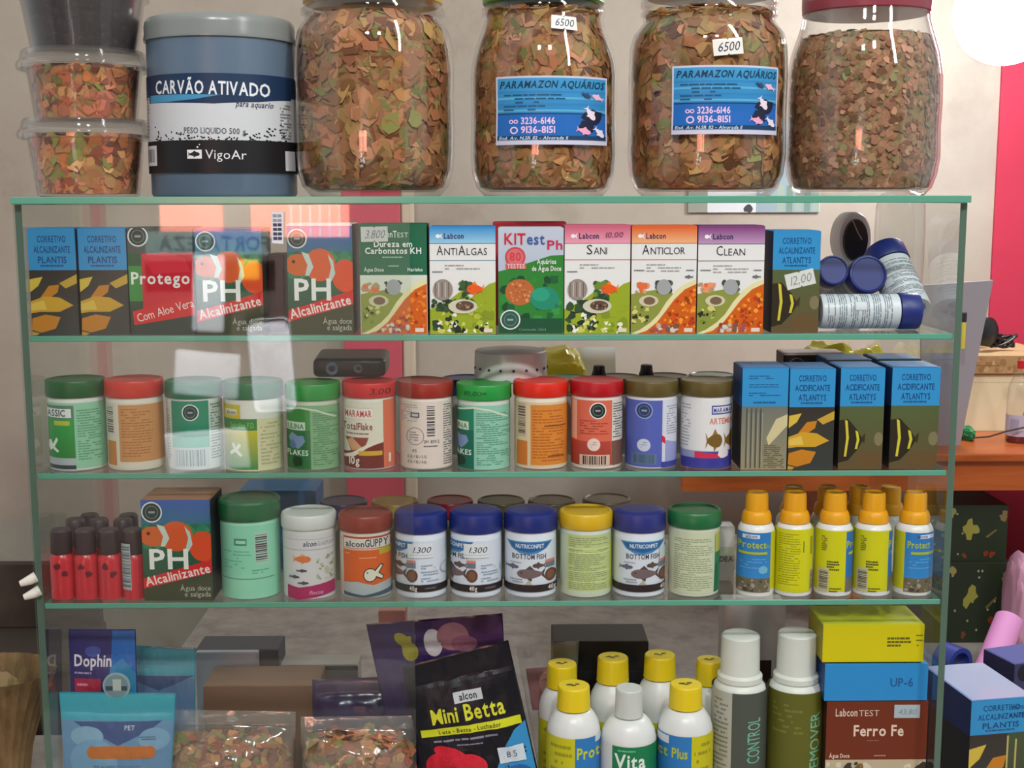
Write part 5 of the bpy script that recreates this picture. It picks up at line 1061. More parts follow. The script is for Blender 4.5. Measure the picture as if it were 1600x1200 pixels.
pouch('food_pouch', 'black pouch with yellow lettering and a red fish, at the middle of the bottom shelf', 'pouch', [(628, 1042), (794, 1000), (868, 1290), (684, 1330)], (.030, .020), .020, (16, 16, 24), lambda p: (
    p.rect(1, 1, 99, 126, (18, 18, 26)), p.poly([(99, 48), (88, 52), (78, 60), (66, 74), (50, 88), (30, 99), (10, 126), (99, 126)], (54, 140, 196), ), p.rect(41, 23, 67, 30, (190, 196, 200)), p.text(54, 28.6, 'alcon', 4.4, (40, 44, 60), 16, 1, 'c'), p.text(18, 41, 'Mini Betta', 9.5, (206, 206, 50), 66, 1), p.poly([(6, 44), (96, 44), (96, 49), (6, 49)], (202, 206, 36)), p.text(22, 48, 'Beta - Betta - Luchador', 2.6, (60, 70, 30), 56, 1),
    p.lines(16, 51, 78, 54, 1, (130, 130, 150), 3), p.lines(36, 55, 62, 57, 1, (130, 130, 150), 4), p.ell(18, 69, 13, 9, (190, 24, 44)), p.ell(30, 62, 16, 5, (196, 30, 50), rot=.3), p.ell(42, 70, 17, 8, (206, 36, 56)), p.ell(33, 77, 14, 6, (180, 20, 44), rot=.5), p.rect(70, 61, 93, 71, (200, 216, 226)), p.text(77, 68, '8,5', 4, (60, 70, 90), 9, 0), p.ell(84, 80, 13, 7, (30, 96, 160)), p.poly([(70, 76), (62, 82), (72, 82)], (30, 96, 160)), p.poly([(44, 94), (56, 90), (66, 91), (54, 96)], (170, 30, 80))), seed=7, wr=.0036, vs=.78)
pouch('food_pouch', 'purple pouch with a hanging hole and yellow sticker, behind the black pouch', 'pouch', [(572, 975), (785, 958), (806, 1200), (640, 1200)], (.058, .050), .010, PUR, lambda p: (p.rect(1, 1, 99, 99, (54, 38, 90), (44, 32, 76)), p.rect(48, 1, 99, 22, (74, 42, 84)), p.ell(24, 12, 6, 4, (150, 140, 40), rot=.6), p.ell(29, 20, 6, 6, (150, 140, 40), rot=.6), p.rect(23, 10, 31, 18, (150, 140, 40)), p.ell(47, 15, 7, 9, (196, 190, 196)), p.ell(62, 12, 12, 9, (150, 100, 110)), p.ell(70, 17, 10, 5, (130, 80, 100))), vs=.7, seed=9, wr=.0045)
pouch('food_pouch', 'dark purple pouch lying in front of the purple one, above the flake bag', 'pouch', [(488, 1062), (632, 1056), (640, 1108), (486, 1106)], (.085, .070), .03, (44, 30, 72), None, seed=11, wr=.003)
pouch('clear_bag', 'clear bag with a pinkish print between the black pouch and the yellow caps', 'bag', [(806, 1010), (905, 1000), (890, 1330), (850, 1330)], (.108, .108), .010, None, lambda p: (p.rect(10, 14, 94, 40, (150, 104, 104)), p.ell(50, 24, 20, 8, (186, 140, 130))), None, 12, .002, M_BAG)
carton('black_box', 'black box standing behind the yellow capped bottles of the bottom shelf', 'box', 864, 1013, 1003, 1100, ZB, .120, .05, ((28, 26, 28), (22, 20, 22), (44, 42, 44)), lambda p: p.rect(864, 1021, 1013, 1022, (44, 42, 44)))
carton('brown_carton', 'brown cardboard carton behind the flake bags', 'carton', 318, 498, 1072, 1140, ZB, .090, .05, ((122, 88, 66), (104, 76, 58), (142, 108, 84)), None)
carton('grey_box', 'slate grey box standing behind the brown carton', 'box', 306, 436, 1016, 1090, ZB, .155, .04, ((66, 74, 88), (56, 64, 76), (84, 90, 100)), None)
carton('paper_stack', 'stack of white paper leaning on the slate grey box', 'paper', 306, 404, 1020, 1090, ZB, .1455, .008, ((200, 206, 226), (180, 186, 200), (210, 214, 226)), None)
# bottles
WBM = plastic((216, 220, 218), .3)
YL = (222, 196, 18)
def vial(cx, yt, yc, r, rc, lab, Ya, draw=None, capm=None, capname='screw_cap'):
    yf = 1325 if Ya < .06 else 1290
    parts = [('bottle_body', WBM, [(r*.93, yf), (r, yf-5), (r, yc+40), (r*.99, yc+30), (r*.92, yc+18), (r*.78, yc+8), (r*.66, yc+2), (rc*.95, yc)]), (capname, capm or plastic(YL, .4), [(rc*.9, yc-1), (rc*1.06, yc-2), (rc*1.04, yc-5), (rc, yt+3), (rc*.98, yt+1), (rc*.93, yt)])]
    t = turned('supplement_bottle', lab, 'bottle', cx, Ya, ZB, parts, 'bottles on the bottom shelf', draw)
    if capm is None:
        z = at(cx, yt, Ya)[2]-ZB-EPS; k = rc*.93/sc(cx, yt, Ya); p = P(); s = 100/k; 
        for (x, y, w, h) in [(-50, -10, 45, 16), (5, -16, 40, 14), (-20, 10, 40, 12)]: p.blob(x+w/2, y+h/2, w*.62, (64, 58, 20), int(cx)+x, 9, .5, h*1.1)
        p.build('cap_writing', [o for o in bpy.data.objects if o.parent == t and o.name.startswith('screw_cap')][0], lambda x, y, o: (k*x/100, -k*y/100, z+o))
    return t
def vp(mode, ys):
    def d(p, cx, r):
        base(p, cx, r, ys, 1320, (190, 186, 24)); 
        if mode == 'yb': p.rect(cx-2*r, ys, cx, 1320, (196, 192, 24)); p.lines(cx-r*.85, ys+8, cx-4, 1310, 12, (150, 150, 24), 3); p.rect(cx, ys, cx+r*1.6, 1320, (46, 122, 190)); p.rect(cx+r*.75, ys, cx+r*1.4, ys+10, (206, 216, 226)); p.text(cx+3, ys+32, 'Protect', 17, (206, 206, 40), 62, 1)
        elif mode == 'by': p.rect(cx-2*r, ys, cx+4, 1320, (46, 122, 190)); p.rect(cx-r*1.1, ys+2, cx-r*.68, ys+14, (206, 216, 226)); p.text(cx-2, ys+34, 'Protect Plus', 15, (180, 190, 50), 78, 1, 'r'); p.rect(cx+4, ys, cx+2*r, 1320, (200, 194, 24)); p.lines(cx+8, ys+8, cx+r*.85, 1310, 12, (156, 150, 24), 5)
        elif mode == 'g': p.rect(cx-2*r, ys, cx+2*r, 1320, (214, 218, 216)); p.rect(cx-28, ys, cx+2*r, 1320, (24, 124, 76)); p.lines(cx-20, ys+4, cx+30, ys+9, 1, (120, 190, 150), 2); p.text(cx-25, ys+34, 'Vita', 22, (226, 236, 230), 47, 1)
        else: p.rect(cx-2*r, ys, cx+2*r, 1320, (196, 192, 24)); p.lines(cx-r*.8, ys+8, cx+r*.8, 1310, 14, (150, 150, 24), 3)
    return d
vial(877, 1036, 1072, 36, 23, 'yellow capped bottle behind the leftmost front one, bottom shelf', .070, vp('y', 1130))
vial(955, 1026, 1064, 36, 24, 'yellow capped bottle in the back, behind the clear capped one, to its left', .082, vp('y', 1130))
vial(1027, 1022, 1058, 36, 24, 'yellow capped bottle in the back, behind the clear capped one, to its right', .082, vp('y', 1130))
vial(1103, 1030, 1068, 34, 20, 'yellow capped bottle in the back, beside the white capped grey one', .082, vp('y', 1130))
vial(895, 1070, 1106, 42, 25, 'yellow capped bottle at the front left of the bottom shelf bottles', .026, vp('yb', 1155))
vial(1067, 1068, 1104, 43, 25, 'yellow capped bottle at the front, right of the clear capped one', .026, vp('by', 1152))
vial(980, 1074, 1118, 43.5, 21, 'white bottle with a clear cap and green label, between two yellow caps', .024, vp('g', 1168), mat('clear_cap', (196, 202, 198), .25), 'clear_cap')
def tall(cx, ycap, lab, labc, txt, dark, Ya=.042, x0=-40):
    def d(p, cx, r):
        base(p, cx, r, 1085, 1325, labc)
        if dark == 'grey': p.rect(cx-2*r, 1085, cx-18, 1325, (176, 178, 166)); p.lines(cx-r*.95, 1095, cx-22, 1310, 30, (120, 122, 112), 2)
        else: p.lines(cx-r*.9, 1100, cx+5, 1150, 6, (120, 120, 50), 2, .6)
        p.text(cx+(26 if dark == 'grey' else 31), 1194 if dark == 'grey' else 1216, txt, 20 if dark == 'grey' else 16, (120, 190, 160), 70 if dark == 'grey' else 100, 0, 'l', 0, -math.pi/2)
    r = 42.5; W_ = plastic((214, 220, 212), .35)
    parts = [('bottle_body', W_, [(r*.94, 1330), (r, 1322), (r, 1088), (r*.99, 1078), (r*.93, 1068), (r*.8, 1062), (r*.7, 1059)]), ('screw_cap', W_, [(r*.72, 1062), (r*.82, 1060), (r*.82, 1052), (r*.72, 1048), (r*.70, ycap+3), (r*.66, ycap+1), (r*.6, ycap)])]
    return turned('treatment_bottle', lab, 'bottle', cx, Ya, ZB, parts, 'tall white capped bottles', d)
tall(1149, 990, 'tall white capped bottle with a dark grey label, beside the yellow caps', (78, 84, 76), 'CONTROL', 'grey')
tall(1235, 987, 'tall white capped bottle with an olive label, beside the stacked cartons', (96, 98, 34), 'REMOVER', 'olive')
# stacked cartons at the right
zbr = ZB
def stk(lab, x0, x1, yt, yb, c, draw, zb, Yf=.016, dep=.05):
    return carton('test_carton', lab, 'carton', x0, x1, yt, yb, zb, Yf, dep, c, draw, 'stacked test cartons')
zA = at(1365, 1096, .016)[2]; zB_ = at(1370, 1037, .016)[2]
def d_fe(p):
    p.rect(1288, 1096, 1450, 1322, (112, 48, 26)); p.text(1302, 1118, 'Labcon', 11, (206, 190, 176), 34, 1); p.text(1338, 1118, 'TEST', 9, (206, 190, 176), 32, 0); p.text(1331, 1148, 'Ferro Fe', 16, (226, 206, 190), 78, 1); p.lines(1352, 1153, 1388, 1157, 1, (150, 100, 80), 2); p.rect(1393, 1101, 1433, 1121, (170, 186, 192)); p.text(1399, 1116, '43,80', 8, (120, 134, 150), 28, 0, 'l', .2)
    p.text(1294, 1181, 'Água Doce', 6, (226, 206, 190), 32, 1); p.lines(1364, 1176, 1384, 1180, 1, (190, 150, 130), 3); p.rect(1288, 1184, 1450, 1322, (190, 176, 146)); p.scatter(1288, 1186, 1450, 1300, 90, 8, [(60, 56, 44), (96, 96, 60), (214, 206, 180), (140, 100, 60)], 4)
stk('reddish brown carton at the bottom of the stack at right', 1288, 1446, 1096, 1322, ((112, 48, 26), (60, 28, 22), (112, 48, 26)), d_fe, ZB)
stk('blue carton lying in the middle of the stack at right', 1288, 1450, 1038, 1095, ((48, 140, 204), (30, 70, 130), (60, 150, 210)), lambda p: (p.rect(1288, 1038, 1455, 1095, (46, 140, 206)), p.text(1391, 1073, 'UP-6', 13, (30, 90, 150), 36, 1)), zA+.0007)
stk('yellow carton lying on top of the stack at right', 1285, 1444, 976, 1036, ((206, 196, 16), (150, 140, 20), (190, 196, 40)), lambda p: (p.rect(1285, 976, 1446, 1036, (208, 198, 16)), p.lines(1386, 995, 1424, 1012, 3, (96, 96, 30), 3, .95, .6), p.lines(1431, 990, 1443, 1014, 3, (110, 110, 30), 5, .95, .3)), zB_+.0014)

# odds and ends at the back of the bottom compartment
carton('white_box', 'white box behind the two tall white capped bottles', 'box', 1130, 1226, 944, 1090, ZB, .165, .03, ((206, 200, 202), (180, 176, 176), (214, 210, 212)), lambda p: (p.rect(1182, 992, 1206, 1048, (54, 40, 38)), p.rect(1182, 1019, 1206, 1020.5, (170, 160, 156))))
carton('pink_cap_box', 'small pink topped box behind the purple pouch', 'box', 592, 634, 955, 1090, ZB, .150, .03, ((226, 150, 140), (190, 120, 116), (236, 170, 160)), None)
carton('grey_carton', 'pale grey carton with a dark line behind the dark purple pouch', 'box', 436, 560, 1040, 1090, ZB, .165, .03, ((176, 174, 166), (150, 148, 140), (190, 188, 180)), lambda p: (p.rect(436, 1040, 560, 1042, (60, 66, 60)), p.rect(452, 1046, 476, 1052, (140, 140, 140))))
# ---------------------------------------------------------------- right of the case: counter things, desk, wall lamp
YD = .52
M_WOOD = ramp_mat('orange_varnished_wood', [(150, 70, 26), (176, 88, 36), (186, 98, 44)], 9, .35, bump=.1, stretch=(1, 1, 8), mode='NOISE')
A = at(1066, 750, YD); zt = at(1540, 706, YD)[2]; zb_ = at(1540, 767, YD)[2]
t = thing('side_desk', 'orange varnished wooden desk shelf behind the right end of the case', 'desk', (A[0], YD, ZC+EPS))
h0 = -ZC
mesh_obj('desk_top', box_me(-.002, .75, -.012, .36, zt-.010+h0, zt+h0, .002), M_WOOD, t)
mesh_obj('front_board', box_me(0, .74, 0, .018, zb_+h0, zt-.0102+h0, .001), M_WOOD, t)
mesh_obj('side_board', box_me(.215, .233, .02, .34, 0, zt-.0102+h0, .001), M_WOOD, t)
mesh_obj('side_board', box_me(.715, .733, .02, .34, 0, zt-.0102+h0, .001), M_WOOD, t)
# floral boxes under the desk
M_FL = mat('dark_green_floral_card', (38, 48, 34), .5)
def floral(lab, y0, y1, zb, sd):
    x0, x1 = 1440, 1580
    def d(p):
        w, h = x1-x0, y1-y0; p.rect(x0, y0, x1, y1, (40, 50, 34)); rnd = random.Random(sd)
        for (x, y, r, c) in [(1516, y0+h*.42, 15, (150, 146, 64)), (1487, y0+h*.12, 8, (150, 140, 90)), (1568, y0+h*.2, 9, (130, 110, 70)), (1508, y0+h*.9, 5, (120, 60, 40))]: p.blob(x, y, r, c, sd+int(x), 13, .65, r*1.2)
        p.poly([(1540, y0+h*.55), (1556, y0+h*.42), (1558, y0+h*.44), (1543, y0+h*.58)], (110, 96, 60))
        for i in range(12): p.ell(rnd.uniform(x0+4, x1-4), rnd.uniform(y0+4, y1-4), 1.8, None, (150, 150, 120), 8)
        for i in range(3): p.blob(rnd.uniform(1540, 1570), y0+h*rnd.uniform(.7, .95), 6, (130, 50, 36), i, 9, .5)
    return d
carton('floral_box', 'lower dark green floral box under the desk, on the counter', 'box', 1440, 1580, 880, 984, ZC, YD+.03, .12, ((40, 50, 34), (30, 36, 26), (52, 54, 40)), floral('', 880, 984, 0, 3), 'dark floral boxes under the desk')
zf = at(1510, 880, YD+.03)[2]
carton('floral_box', 'upper dark green floral box under the desk, topmost of two', 'box', 1438, 1574, 790, 878, zf+.0006, YD+.035, .12, ((40, 50, 34), (30, 36, 26), (52, 54, 40)), floral('', 790, 878, 0, 8), 'dark floral boxes under the desk')
# cream storage box with tan plank on the desk
Yp = .66
zd = zt
c0 = at(1505, 600, Yp)
carton('storage_box', 'cream box with a wavy edged cover on the wooden desk', 'box', 1508, 1660, 585, 698, zd, Yp, .16, ((226, 216, 180), (206, 196, 160), (210, 200, 166)), lambda p: (p.rect(1508, 585, 1660, 590, (196, 180, 140)), [p.ell(1512+9*k, 600, 4.5, 1.5, (206, 194, 156), 10, a0=0, a1=180) for k in range(16)]))
zp = at(1570, 584, Yp)[2]
carton('wood_plank', 'rough tan board lying on the cream box below the headphones', 'board', 1500, 1660, 556, 583, zp+.0008, Yp-.006, .15, ((176, 140, 96), (150, 120, 84), (196, 164, 120)), lambda p: (p.rect(1500, 556, 1660, 583, (172, 138, 96)), p.scatter(1500, 557, 1660, 583, 60, 7, [(150, 116, 76), (190, 156, 112), (166, 130, 84)], 5), p.rect(1520, 570, 1560, 571, (120, 90, 60))))
zq = at(1570, 555.5, Yp-.006)[2]+.0016
# black headset lying on the board
t = thing('headset', 'black headset with a coiled cable on the tan board by the red wall', 'headset', (at(1543, 540, .70)[0], .70, zq)); s = sc(1540, 540, .70)/1.75
c = Vector((0, 0, 16/s))
mesh_obj('ear_cup', lathe([(0, 0), (11/s, 0), (13/s, .003), (13/s, .012), (9/s, .017), (0, .018)], 32), plastic((20, 20, 24), .4), t, (-6/s, .0, 17/s), smooth=40).rotation_euler = (math.pi/2, 0, .6)
mesh_obj('headband', tube_me([(-10/s+20/s*math.sin(a)*.9, .012+.03*math.sin(a*1.0), 17/s+18/s*math.cos(a)-4/s) for a in np.linspace(-.6, 2.0, 14)], 3.2/s, 8), plastic((24, 24, 28), .45), t, smooth=60)
mesh_obj('cable', tube_me([(14/s+15/s*math.cos(a*1.9)*(.55+.03*a), .005+.004*math.sin(a), 7/s+5/s*math.sin(a*2.7)+(a*.15)/s) for a in np.linspace(0, 12, 80)], 1.5/s, 6), plastic((22, 22, 24)), t, smooth=60)
# grey board leaning, pencil, green cap, wire, bottle with red drink
Yg = .40
cs = [at(1440, 446, Yg+.12), at(1552, 438, Yg+.12), at(1500, 697, Yg+.16), at(1440, 700, Yg+.16)]
v = [tuple(q) for q in cs]+[(q[0], q[1]+.006, q[2]) for q in cs]
bm = bmesh.new(); me = pyd(v, [(0, 1, 2, 3), (7, 6, 5, 4), (0, 4, 5, 1), (1, 5, 6, 2), (2, 6, 7, 3), (3, 7, 4, 0)]); bm.from_mesh(me)
tag(mesh_obj('grey_board', bm_mesh(bm), mat('grey_board', (158, 152, 160), .6), None), 'slanted grey board standing behind the right edge of the case', 'board')
a, b = at(1504, 545, .505), at(1503, 488, .505)
t = thing('marker_pen', 'yellow pen with a dark tip against the grey board', 'pen', tuple(a)); L = b[2]-a[2]
mesh_obj('pen_barrel', lathe([(0, 0), (.0028, .0005), (.0028, L*.72), (.0024, L*.74), (0, L*.74)], 16), plastic((206, 186, 70)), t, smooth=40)
mesh_obj('pen_cap', lathe([(0, L*.741), (.0033, L*.741), (.0033, L*.98), (.0024, L), (0, L)], 16), plastic((44, 44, 56)), t, smooth=40)
def simple_crumple(name, lab, cat, px, yt, Yc, w, dep, col, sd, zb, H=None): crumple(name, lab, cat, px, yt, Yc, w, dep, mat('thin_film', col, .4), zb, sd, None, .3, H)
simple_crumple('green_bag', 'small green crumpled bag at the left corner of the desk', 'bag', 1512, 664, .60, 22, .03, (20, 120, 66), 3, zd)
o = mesh_obj('thin_cord', tube_me([at(1520, 689, .56)+np.array([0, 0, .004]), at(1545, 686, .56)+np.array([0, 0, .003]), at(1572, 674, .56), at(1600, 668, .56)], .0012, 6), plastic((50, 40, 40)), None); tag(o, 'thin dark cord in front of the cream box', 'cord')
cx = 1592; Yr = .585
pr = lambda l: lower(lp(cx, Yr, zd, l))
t = thing('drink_bottle', 'clear bottle of dark red liquid with a red cap at the right edge', 'bottle', (at(cx, 640, Yr)[0], Yr, zd+EPS))
body = lower(lp(cx, Yr, zd, [(17, 698), (18.5, 694), (18.5, 628), (17, 612), (11, 598), (5, 590), (4.5, 584)]))
k = body[3][0]
mesh_obj('bottle_body', lathe([(0, 0)]+body), M_TUB, t, smooth=40)
mesh_obj('screw_cap', lathe([(0, body[-1][1]), (.0048, body[-1][1]), (.0048, body[-1][1]+.010), (0, body[-1][1]+.0104)], 20), plastic((196, 34, 40)), t, smooth=40)
R = body[1][0]
mesh_obj('red_liquid', lathe([(0, .001), (R*.93, .001), (R*.94, .014), (0, .0145)], 32), mat('red_liquid', (110, 16, 30), .2), t, smooth=40)
p = P(); p.rect(cx-30, 650, cx+30, 683, (186, 180, 200)); p.rect(cx-16, 656, cx-6, 680, (160, 154, 180)); wrapped(p, 'paper_label', t, cx, 18.5, R, lambda y: at(cx, y, Yr-R)[2]-zd)
# things on the counter right of the case
Yx = .058; c = at(1553, 1090, Yx)
zc = ZC
def d_x(p):
    atlantys(AL, 'corn', 1497, 1600, 1092, 1146, 1300)(p); p.rect(1560, 1146, 1610, 1300, (70, 84, 58), (74, 64, 44)); p.rect(1560, 1150, 1563, 1230, (190, 180, 110)); p.rect(1574, 1156, 1577, 1220, (190, 180, 110))
    p.text(1575, 1110, 'CORRETIVO', 6, (24, 70, 124), 26, 0, 'c'); p.text(1575, 1122, 'PLANTIS', 6, (24, 70, 124), 26, 0, 'c')
carton('remedy_carton', 'blue topped carton with a shiny top on the counter, outside the case at right', 'carton', 1497, 1602, 1092, 1300, ZC, Yx, .085, (DK, (34, 32, 40), (120, 150, 206)), d_x, None, .16, extra=lambda t, w, h, dep: (atl_side(.27, (30, 46, 100))(t, w, h, dep), [o.data.materials.__setitem__(0, mat('paled_sheen_film', (176, 190, 222), .08, .9)) for o in bpy.data.objects if o.parent == t and o.name.startswith('tuck_flap')]))  # flap colour paled to carry the white reflection on the top
c = at(1590, 1000, .17)
carton('picture_carton', 'dark blue and orange carton at the right edge, behind the shiny topped one', 'carton', 1562, 1650, 1034, 1240, ZC, .150, .045, ((70, 66, 100), (44, 44, 80), (84, 96, 160)), lambda p: (p.rect(1560, 1016, 1650, 1240, (60, 58, 96)), p.ell(1606, 1040, 22, 16, (196, 90, 60)), p.ell(1580, 1050, 12, 14, (24, 26, 44)), p.ell(1600, 1075, 18, 12, (150, 80, 60))), None, .3)
# pink paper roll
a = at(1548, 1040, .40); b = at(1577, 968, .44)
a = Vector(a); b = Vector(b); q = (b-a).to_track_quat('Z', 'Y'); L = (b-a).length
foot = a-(b-a).normalized()*((a.z-ZC-.006)/max((b-a).normalized().z, .1)); 
t = thing('paper_roll', 'pink paper roll leaning on the counter at the right edge', 'paper roll', foot); t.rotation_mode = 'QUATERNION'; t.rotation_quaternion = q; L2 = (b-foot).length; R = 22/sc(1570, 1000, .42)
mesh_obj('roll', lathe([(R*.9, 0), (R, 0), (R, L2), (R*.9, L2)], 40, True), mat('pink_paper', (226, 150, 206), .5), t, smooth=40)
# blue tape roll
c = at(1468, 1028, .22); s = sc(1468, 1028, .22); R = 26/s
t = thing('tape_roll', 'blue translucent tape roll standing behind the case corner', 'tape', (c[0]+.004, .22, ZC+EPS+R))
mesh_obj('tape_ring', lathe([(R*.72, 0), (R, 0), (R, .022), (R*.72, .022)], 40, True), mat('blue_tape', (50, 66, 150), .3), t, smooth=40).rotation_euler = (math.pi/2, 0, .5)
o = mesh_obj('tape_stack', lathe([(0, 0), (.03, 0), (.03, c[2]-ZC-R-.001), (0, c[2]-ZC-R-.001)], 32), mat('blue_tape', (44, 52, 110), .4), None, (c[0]+.004, .215, ZC+EPS)); tag(o, 'dark blue round block under the tape roll', 'block'); t.location.z = c[2]
# pinkish cloth at right edge
crumple('pink_cloth', 'pale pink crumpled cloth at the right edge beside the floral boxes', 'cloth', 1600, 862, .50, 46, .06, mat('pale_pink_cloth', (206, 150, 176), .7), ZC, 9, None, .12, None, .7)
# wall poster behind
pz0 = at(1180, 332, YW-.01)[2]; X0 = at(1076, 332, YW-.01)[0]; X1 = at(1282, 332, YW-.01)[0]
t = thing('wall_poster', 'white printed poster strip on the wall behind the jars', 'poster', ((X0+X1)/2, YW-.004, pz0)); w = X1-X0
mesh_obj('poster_sheet', box_me(-w/2, w/2, -.001, 0, 0, .14), card((214, 216, 218)), t)
p = P(); p.rect(0, 0, 30, 140, (150, 152, 140)); p.rect(106, 0, 205, 140, (150, 168, 176)); p.blob(94, 6, 8, (70, 70, 70), 3, 10, .4)
for k in range(5): p.rect(139+14*k, 1, 149+14*k, 40, (120, 146, 130) if k % 2 else (160, 176, 160))
p.build('poster_print', t, lambda x, y, o: (-w/2+x/206*w, -.001-o, y/140*.14))
# glowing globe lamp at the upper right
B = at(1572, 20, .62); R = 80/sc(1563, 22, .62)
t = thing('wall_lamp', 'bright glowing white globe lamp on the wall at the upper right corner', 'lamp', (B[0], B[1], B[2]))
em = bpy.data.materials.new('glowing_globe'); em.use_nodes = True; bb = em.node_tree.nodes['Principled BSDF']; bb.inputs['Emission Color'].default_value = (.95, .95, 1, 1); bb.inputs['Emission Strength'].default_value = 50
mesh_obj('globe', lathe([(0, -R)]+[(R*math.sin(q), -R*math.cos(q)) for q in np.linspace(.1, math.pi-.1, 22)]+[(0, R)], 40), em, t, smooth=80)
dv = (B-CAM)/(B-CAM)[1]*(YW-.0065-B[1]); mesh_obj('lamp_arm', tube_me([tuple(dv*.15), tuple(dv*.6), tuple(dv)], .012, 12), plastic((226, 226, 226)), t, smooth=40)
mesh_obj('wall_plate', lathe([(0, 0), (.03, 0), (.027, .012), (0, .012)], 32), plastic((226, 226, 226)), t, tuple(dv), smooth=40).rotation_euler = (math.pi/2, 0, 0)
# ---------------------------------------------------------------- left of the case
M_BRD = ramp_mat('dark_worn_board', [(40, 32, 26), (66, 54, 46), (84, 72, 62)], 7, .7, bump=.2, mode='NOISE')
a = at(78, 1035, .34); zt = at(20, 1035, .34)[2]; zt2 = at(20, 990, .62)[2]
t = thing('dark_cabinet', 'low dark brown cabinet behind the left edge of the case', 'cabinet', (a[0]-.25, .5, -1.35))
mesh_obj('cabinet_top', box_me(-.3, .27, -.16, -.02, zt-.012+1.35, zt+1.35, .002), mat('dark_grey_top', (70, 62, 54), .5), t)
mesh_obj('cabinet_body', box_me(-.29, .26, -.14, -.03, 0, zt-.0124+1.35), M_BRD, t)
zt3 = at(20, 860, .70)[2]
o = mesh_obj('leaning_board', box_me(a[0]-.55, a[0]+.02, .455, .47, zt+.0005, at(20, 880, .46)[2], .001), M_BRD, None); tag(o, 'dark worn board standing on the cabinet at the left', 'board')
# woven basket with cream cloth
t = thing('woven_basket', 'cream cloth and woven strips basket at the lower left corner', 'basket', (at(-10, 1100, .16)[0], .16, ZC+EPS))
H = at(10, 1078, .11)[2]-ZC
v = []; f = []; n = 60; pf = [(.028, .0), (.034, H*.35), (.046, H*.7), (.060, H)]
for i in range(n):
    a_ = 2*math.pi*i/n; k = 1.012 if i % 2 else .99
    for r, z in pf: v.append((r*k*math.sin(a_), -r*k*math.cos(a_)*.8, z))
for i in range(n):
    j = (i+1) % n
    for k in range(3): f.append((i*4+k, j*4+k, j*4+k+1, i*4+k+1))
f.append(tuple(i*4 for i in range(n))[::-1])
mesh_obj('basket_weave', pyd(v, f), ramp_mat('straw', [(84, 66, 40), (130, 106, 68), (156, 130, 88)], 60, .7, bump=.3, stretch=(1, 1, .2), mode='NOISE'), t)
o = crumple('cream_cloth', 'crumpled cream cloth lying in the basket at the lower left', 'cloth', -8, 1046, .16, 66, .036, mat('cream_cloth', (150, 128, 88), .8), ZC+H*.62, 21, None, .15)
# ---------------------------------------------------------------- behind the viewer: what the front pane mirrors
def rat(px, py, Yv):
    q = at(px, py, Yv); return np.array([q[0], -.0170-q[1], q[2]])
Yv = 2.62
xs = [rat(x, 330, Yv)[0] for x in (234, 545, 628)]; zf_ = lambda y: rat(400, y, Yv)[2]
Yr = -.0170-Yv
M_SH = mat('shop_wall_dark', (84, 74, 66), .8)
struct('wall_front', box_me(-3, xs[0], Yr-.1, Yr, -1.35, 2.6), M_SH)
struct('wall_front', box_me(xs[1], 3, Yr-.1, Yr, -1.35, 2.6), M_SH)
struct('wall_front', box_me(xs[0], xs[1], Yr-.1, Yr, .16, 2.6), M_SH)  # wall over the opening, added to hold back the facade's salmon spill
struct('wall_front', box_me(xs[0]-.001, xs[1]+.001, Yr-.1, Yr, -1.35, zf_(372)), M_SH)
# added red panel standing for a reflected red wall, with a cream strip beside
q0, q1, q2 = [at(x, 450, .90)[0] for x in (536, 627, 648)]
o = mesh_obj('red_reflection_panel', box_me(q0, q1, .895, .915, -1.35+EPS, at(580, 292, .9)[2], .002), mat('red_reflection_tint', (206, 58, 84), .55)); tag(o, 'tall red board against the wall behind the first big jar', 'board')
o = mesh_obj('cream_strip', box_me(q1+.002, q2, .900, .915, -1.35+EPS, at(580, 292, .9)[2], .002), mat('cream_paint', (206, 186, 164), .6)); tag(o, 'narrow cream strip standing beside the red board behind the case', 'strip')
Yo2 = -6.4
M_FAC = mat('salmon_facade', (232, 142, 120), .8)
fz = lambda y, Y=6.4: rat(400, y, Y)[2]
fx = lambda x, Y=6.4: rat(x, 330, Y)[0]
t = thing('street_facade', 'sunlit salmon house front across the street, mirrored in the pane', 'building', (-.9, Yo2, -1.35))
mesh_obj('facade_wall', box_me(-3, 3, -.2, 0, 0, 4.2), M_FAC, t)
mesh_obj('house_door', box_me(fx(352)+.9, fx(392)+.9, 0.002, .03, 0, 2.2), mat('grey_house_door', (120, 110, 100), .7), t)
for k in range(6): mesh_obj('grille_bar', box_me(fx(455+k*15)+.9, fx(457+k*15)+.9, .002, .02, .9, 2.6), mat('white_paint', (236, 226, 220), .6), t)
# sign hung across the opening
Ys = 2.50
def rz(y): return rat(400, y, Ys)[2]
def rx(x): return rat(x, 330, Ys)[0]
t = thing('shop_sign', 'grey green sign board lettered FORTALEZA over the opening behind the viewer', 'sign', ((rx(225)+rx(418))/2, -.017-Ys, rz(398)))
w = (rx(418)-rx(225)); h = rz(362)-rz(398)
mesh_obj('sign_board', box_me(-w/2, w/2, -.02, 0, 0, h), card((120, 140, 136)), t)
p = P(); p.text(100, -20, 'FORTALEZA', 60, (50, 66, 80), 170, 1, 'c'); p.build('sign_letters', t, lambda x, y, o: (w/2-(x-15)/190*w, o, (y+100)/100*h*-1+h*1.0 if False else h*(.18-(y+20)/100)))
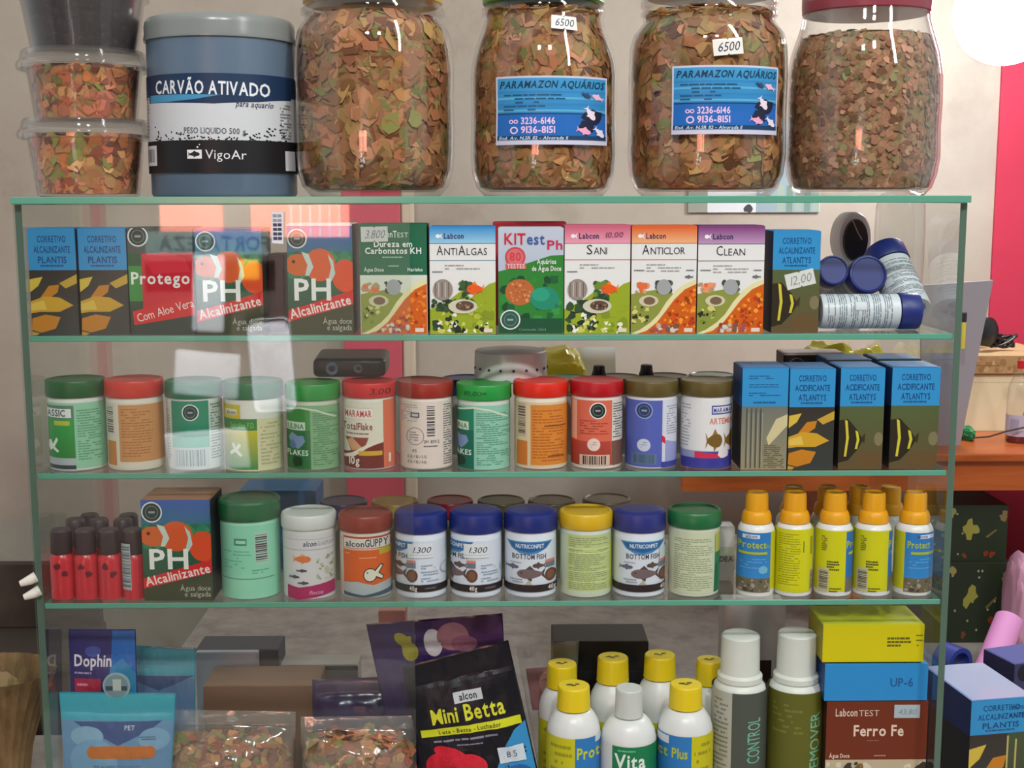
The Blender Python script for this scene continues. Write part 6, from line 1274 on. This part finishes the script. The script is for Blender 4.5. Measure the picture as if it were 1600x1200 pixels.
# white papers and panels inside the shop front
for (x0, x1, y0, y1, Yv_, rr, lb) in [(268, 368, 545, 618, 2.40, .10, 'white paper stack on the ledge of the shop front, mirrored at left'), (398, 460, 500, 645, 2.42, -.06, 'white upright rounded panel at the shop front, mirrored right of the papers'),
                              (298, 344, 395, 520, 2.44, .05, 'tall white panel at the shop front, mirrored above the papers'), (262, 390, 678, 745, 2.38, -.08, 'white sheet hanging low at the shop front, mirrored below the papers'), (372, 404, 405, 440, 2.44, 0, 'yellow pouch hanging at the shop front behind the viewer')]:
    a = rat(x0, y1, Yv_); b = rat(x1, y0, Yv_)
    bm = box_bm(bmesh.new(), 0, b[0]-a[0], -.02, 0, 0, b[2]-a[2], .012 if y1-y0 < 140 else .025, 3)
    o = mesh_obj('added_yellow_piece' if 'yellow' in lb else 'white_sign', bm_mesh(bm), card((236, 190, 30) if 'yellow' in lb else (236, 236, 244)), None, (a[0], -.017-Yv_, a[2]), smooth=40); o.rotation_euler = (0, rr, 0); tag(o, lb, 'pouch' if 'yellow' in lb else 'sign')  # yellow piece is added only to be mirrored in the pane
    rod = mesh_obj('mount_rod', box_me((b[0]-a[0])*.4, (b[0]-a[0])*.6, -(2.62-Yv_)+.0005, -.0201, (b[2]-a[2])*.4, (b[2]-a[2])*.6), plastic((90, 90, 90)), o)
# sticker on the front pane
c = at(434, 356, -.0087); k = sc(434, 356, -.0087)
t = thing('pane_sticker', 'small white sticker with two columns of dark squares on the front pane', 'sticker', (c[0], -.0088, c[2]))
w, h = 10/k, 25/k
v = [(-w*.95, -h*.94), (w*.8, -h), (w, h*.96), (-w*.85, h)]
bm = bmesh.new(); me = pyd([(x, 0, z) for x, z in v]+[(x, -.0003, z) for x, z in v], [(3, 2, 1, 0), (4, 5, 6, 7), (0, 1, 5, 4), (1, 2, 6, 5), (2, 3, 7, 6), (3, 0, 4, 7)]); bm.from_mesh(me)
mesh_obj('sticker_sheet', bm_mesh(bm), card((226, 226, 234)), t)
p = P()
for i in range(6):
    for j in range(2): p.rect(-7.5+7.6*j, -21+7*i, -1+7.6*j, -16.5+7*i, (60, 62, 84) if i > 1 else (150, 150, 160))
p.build('sticker_print', t, lambda x, y, o: (x/k*.95, -.0003-o, -y/k))
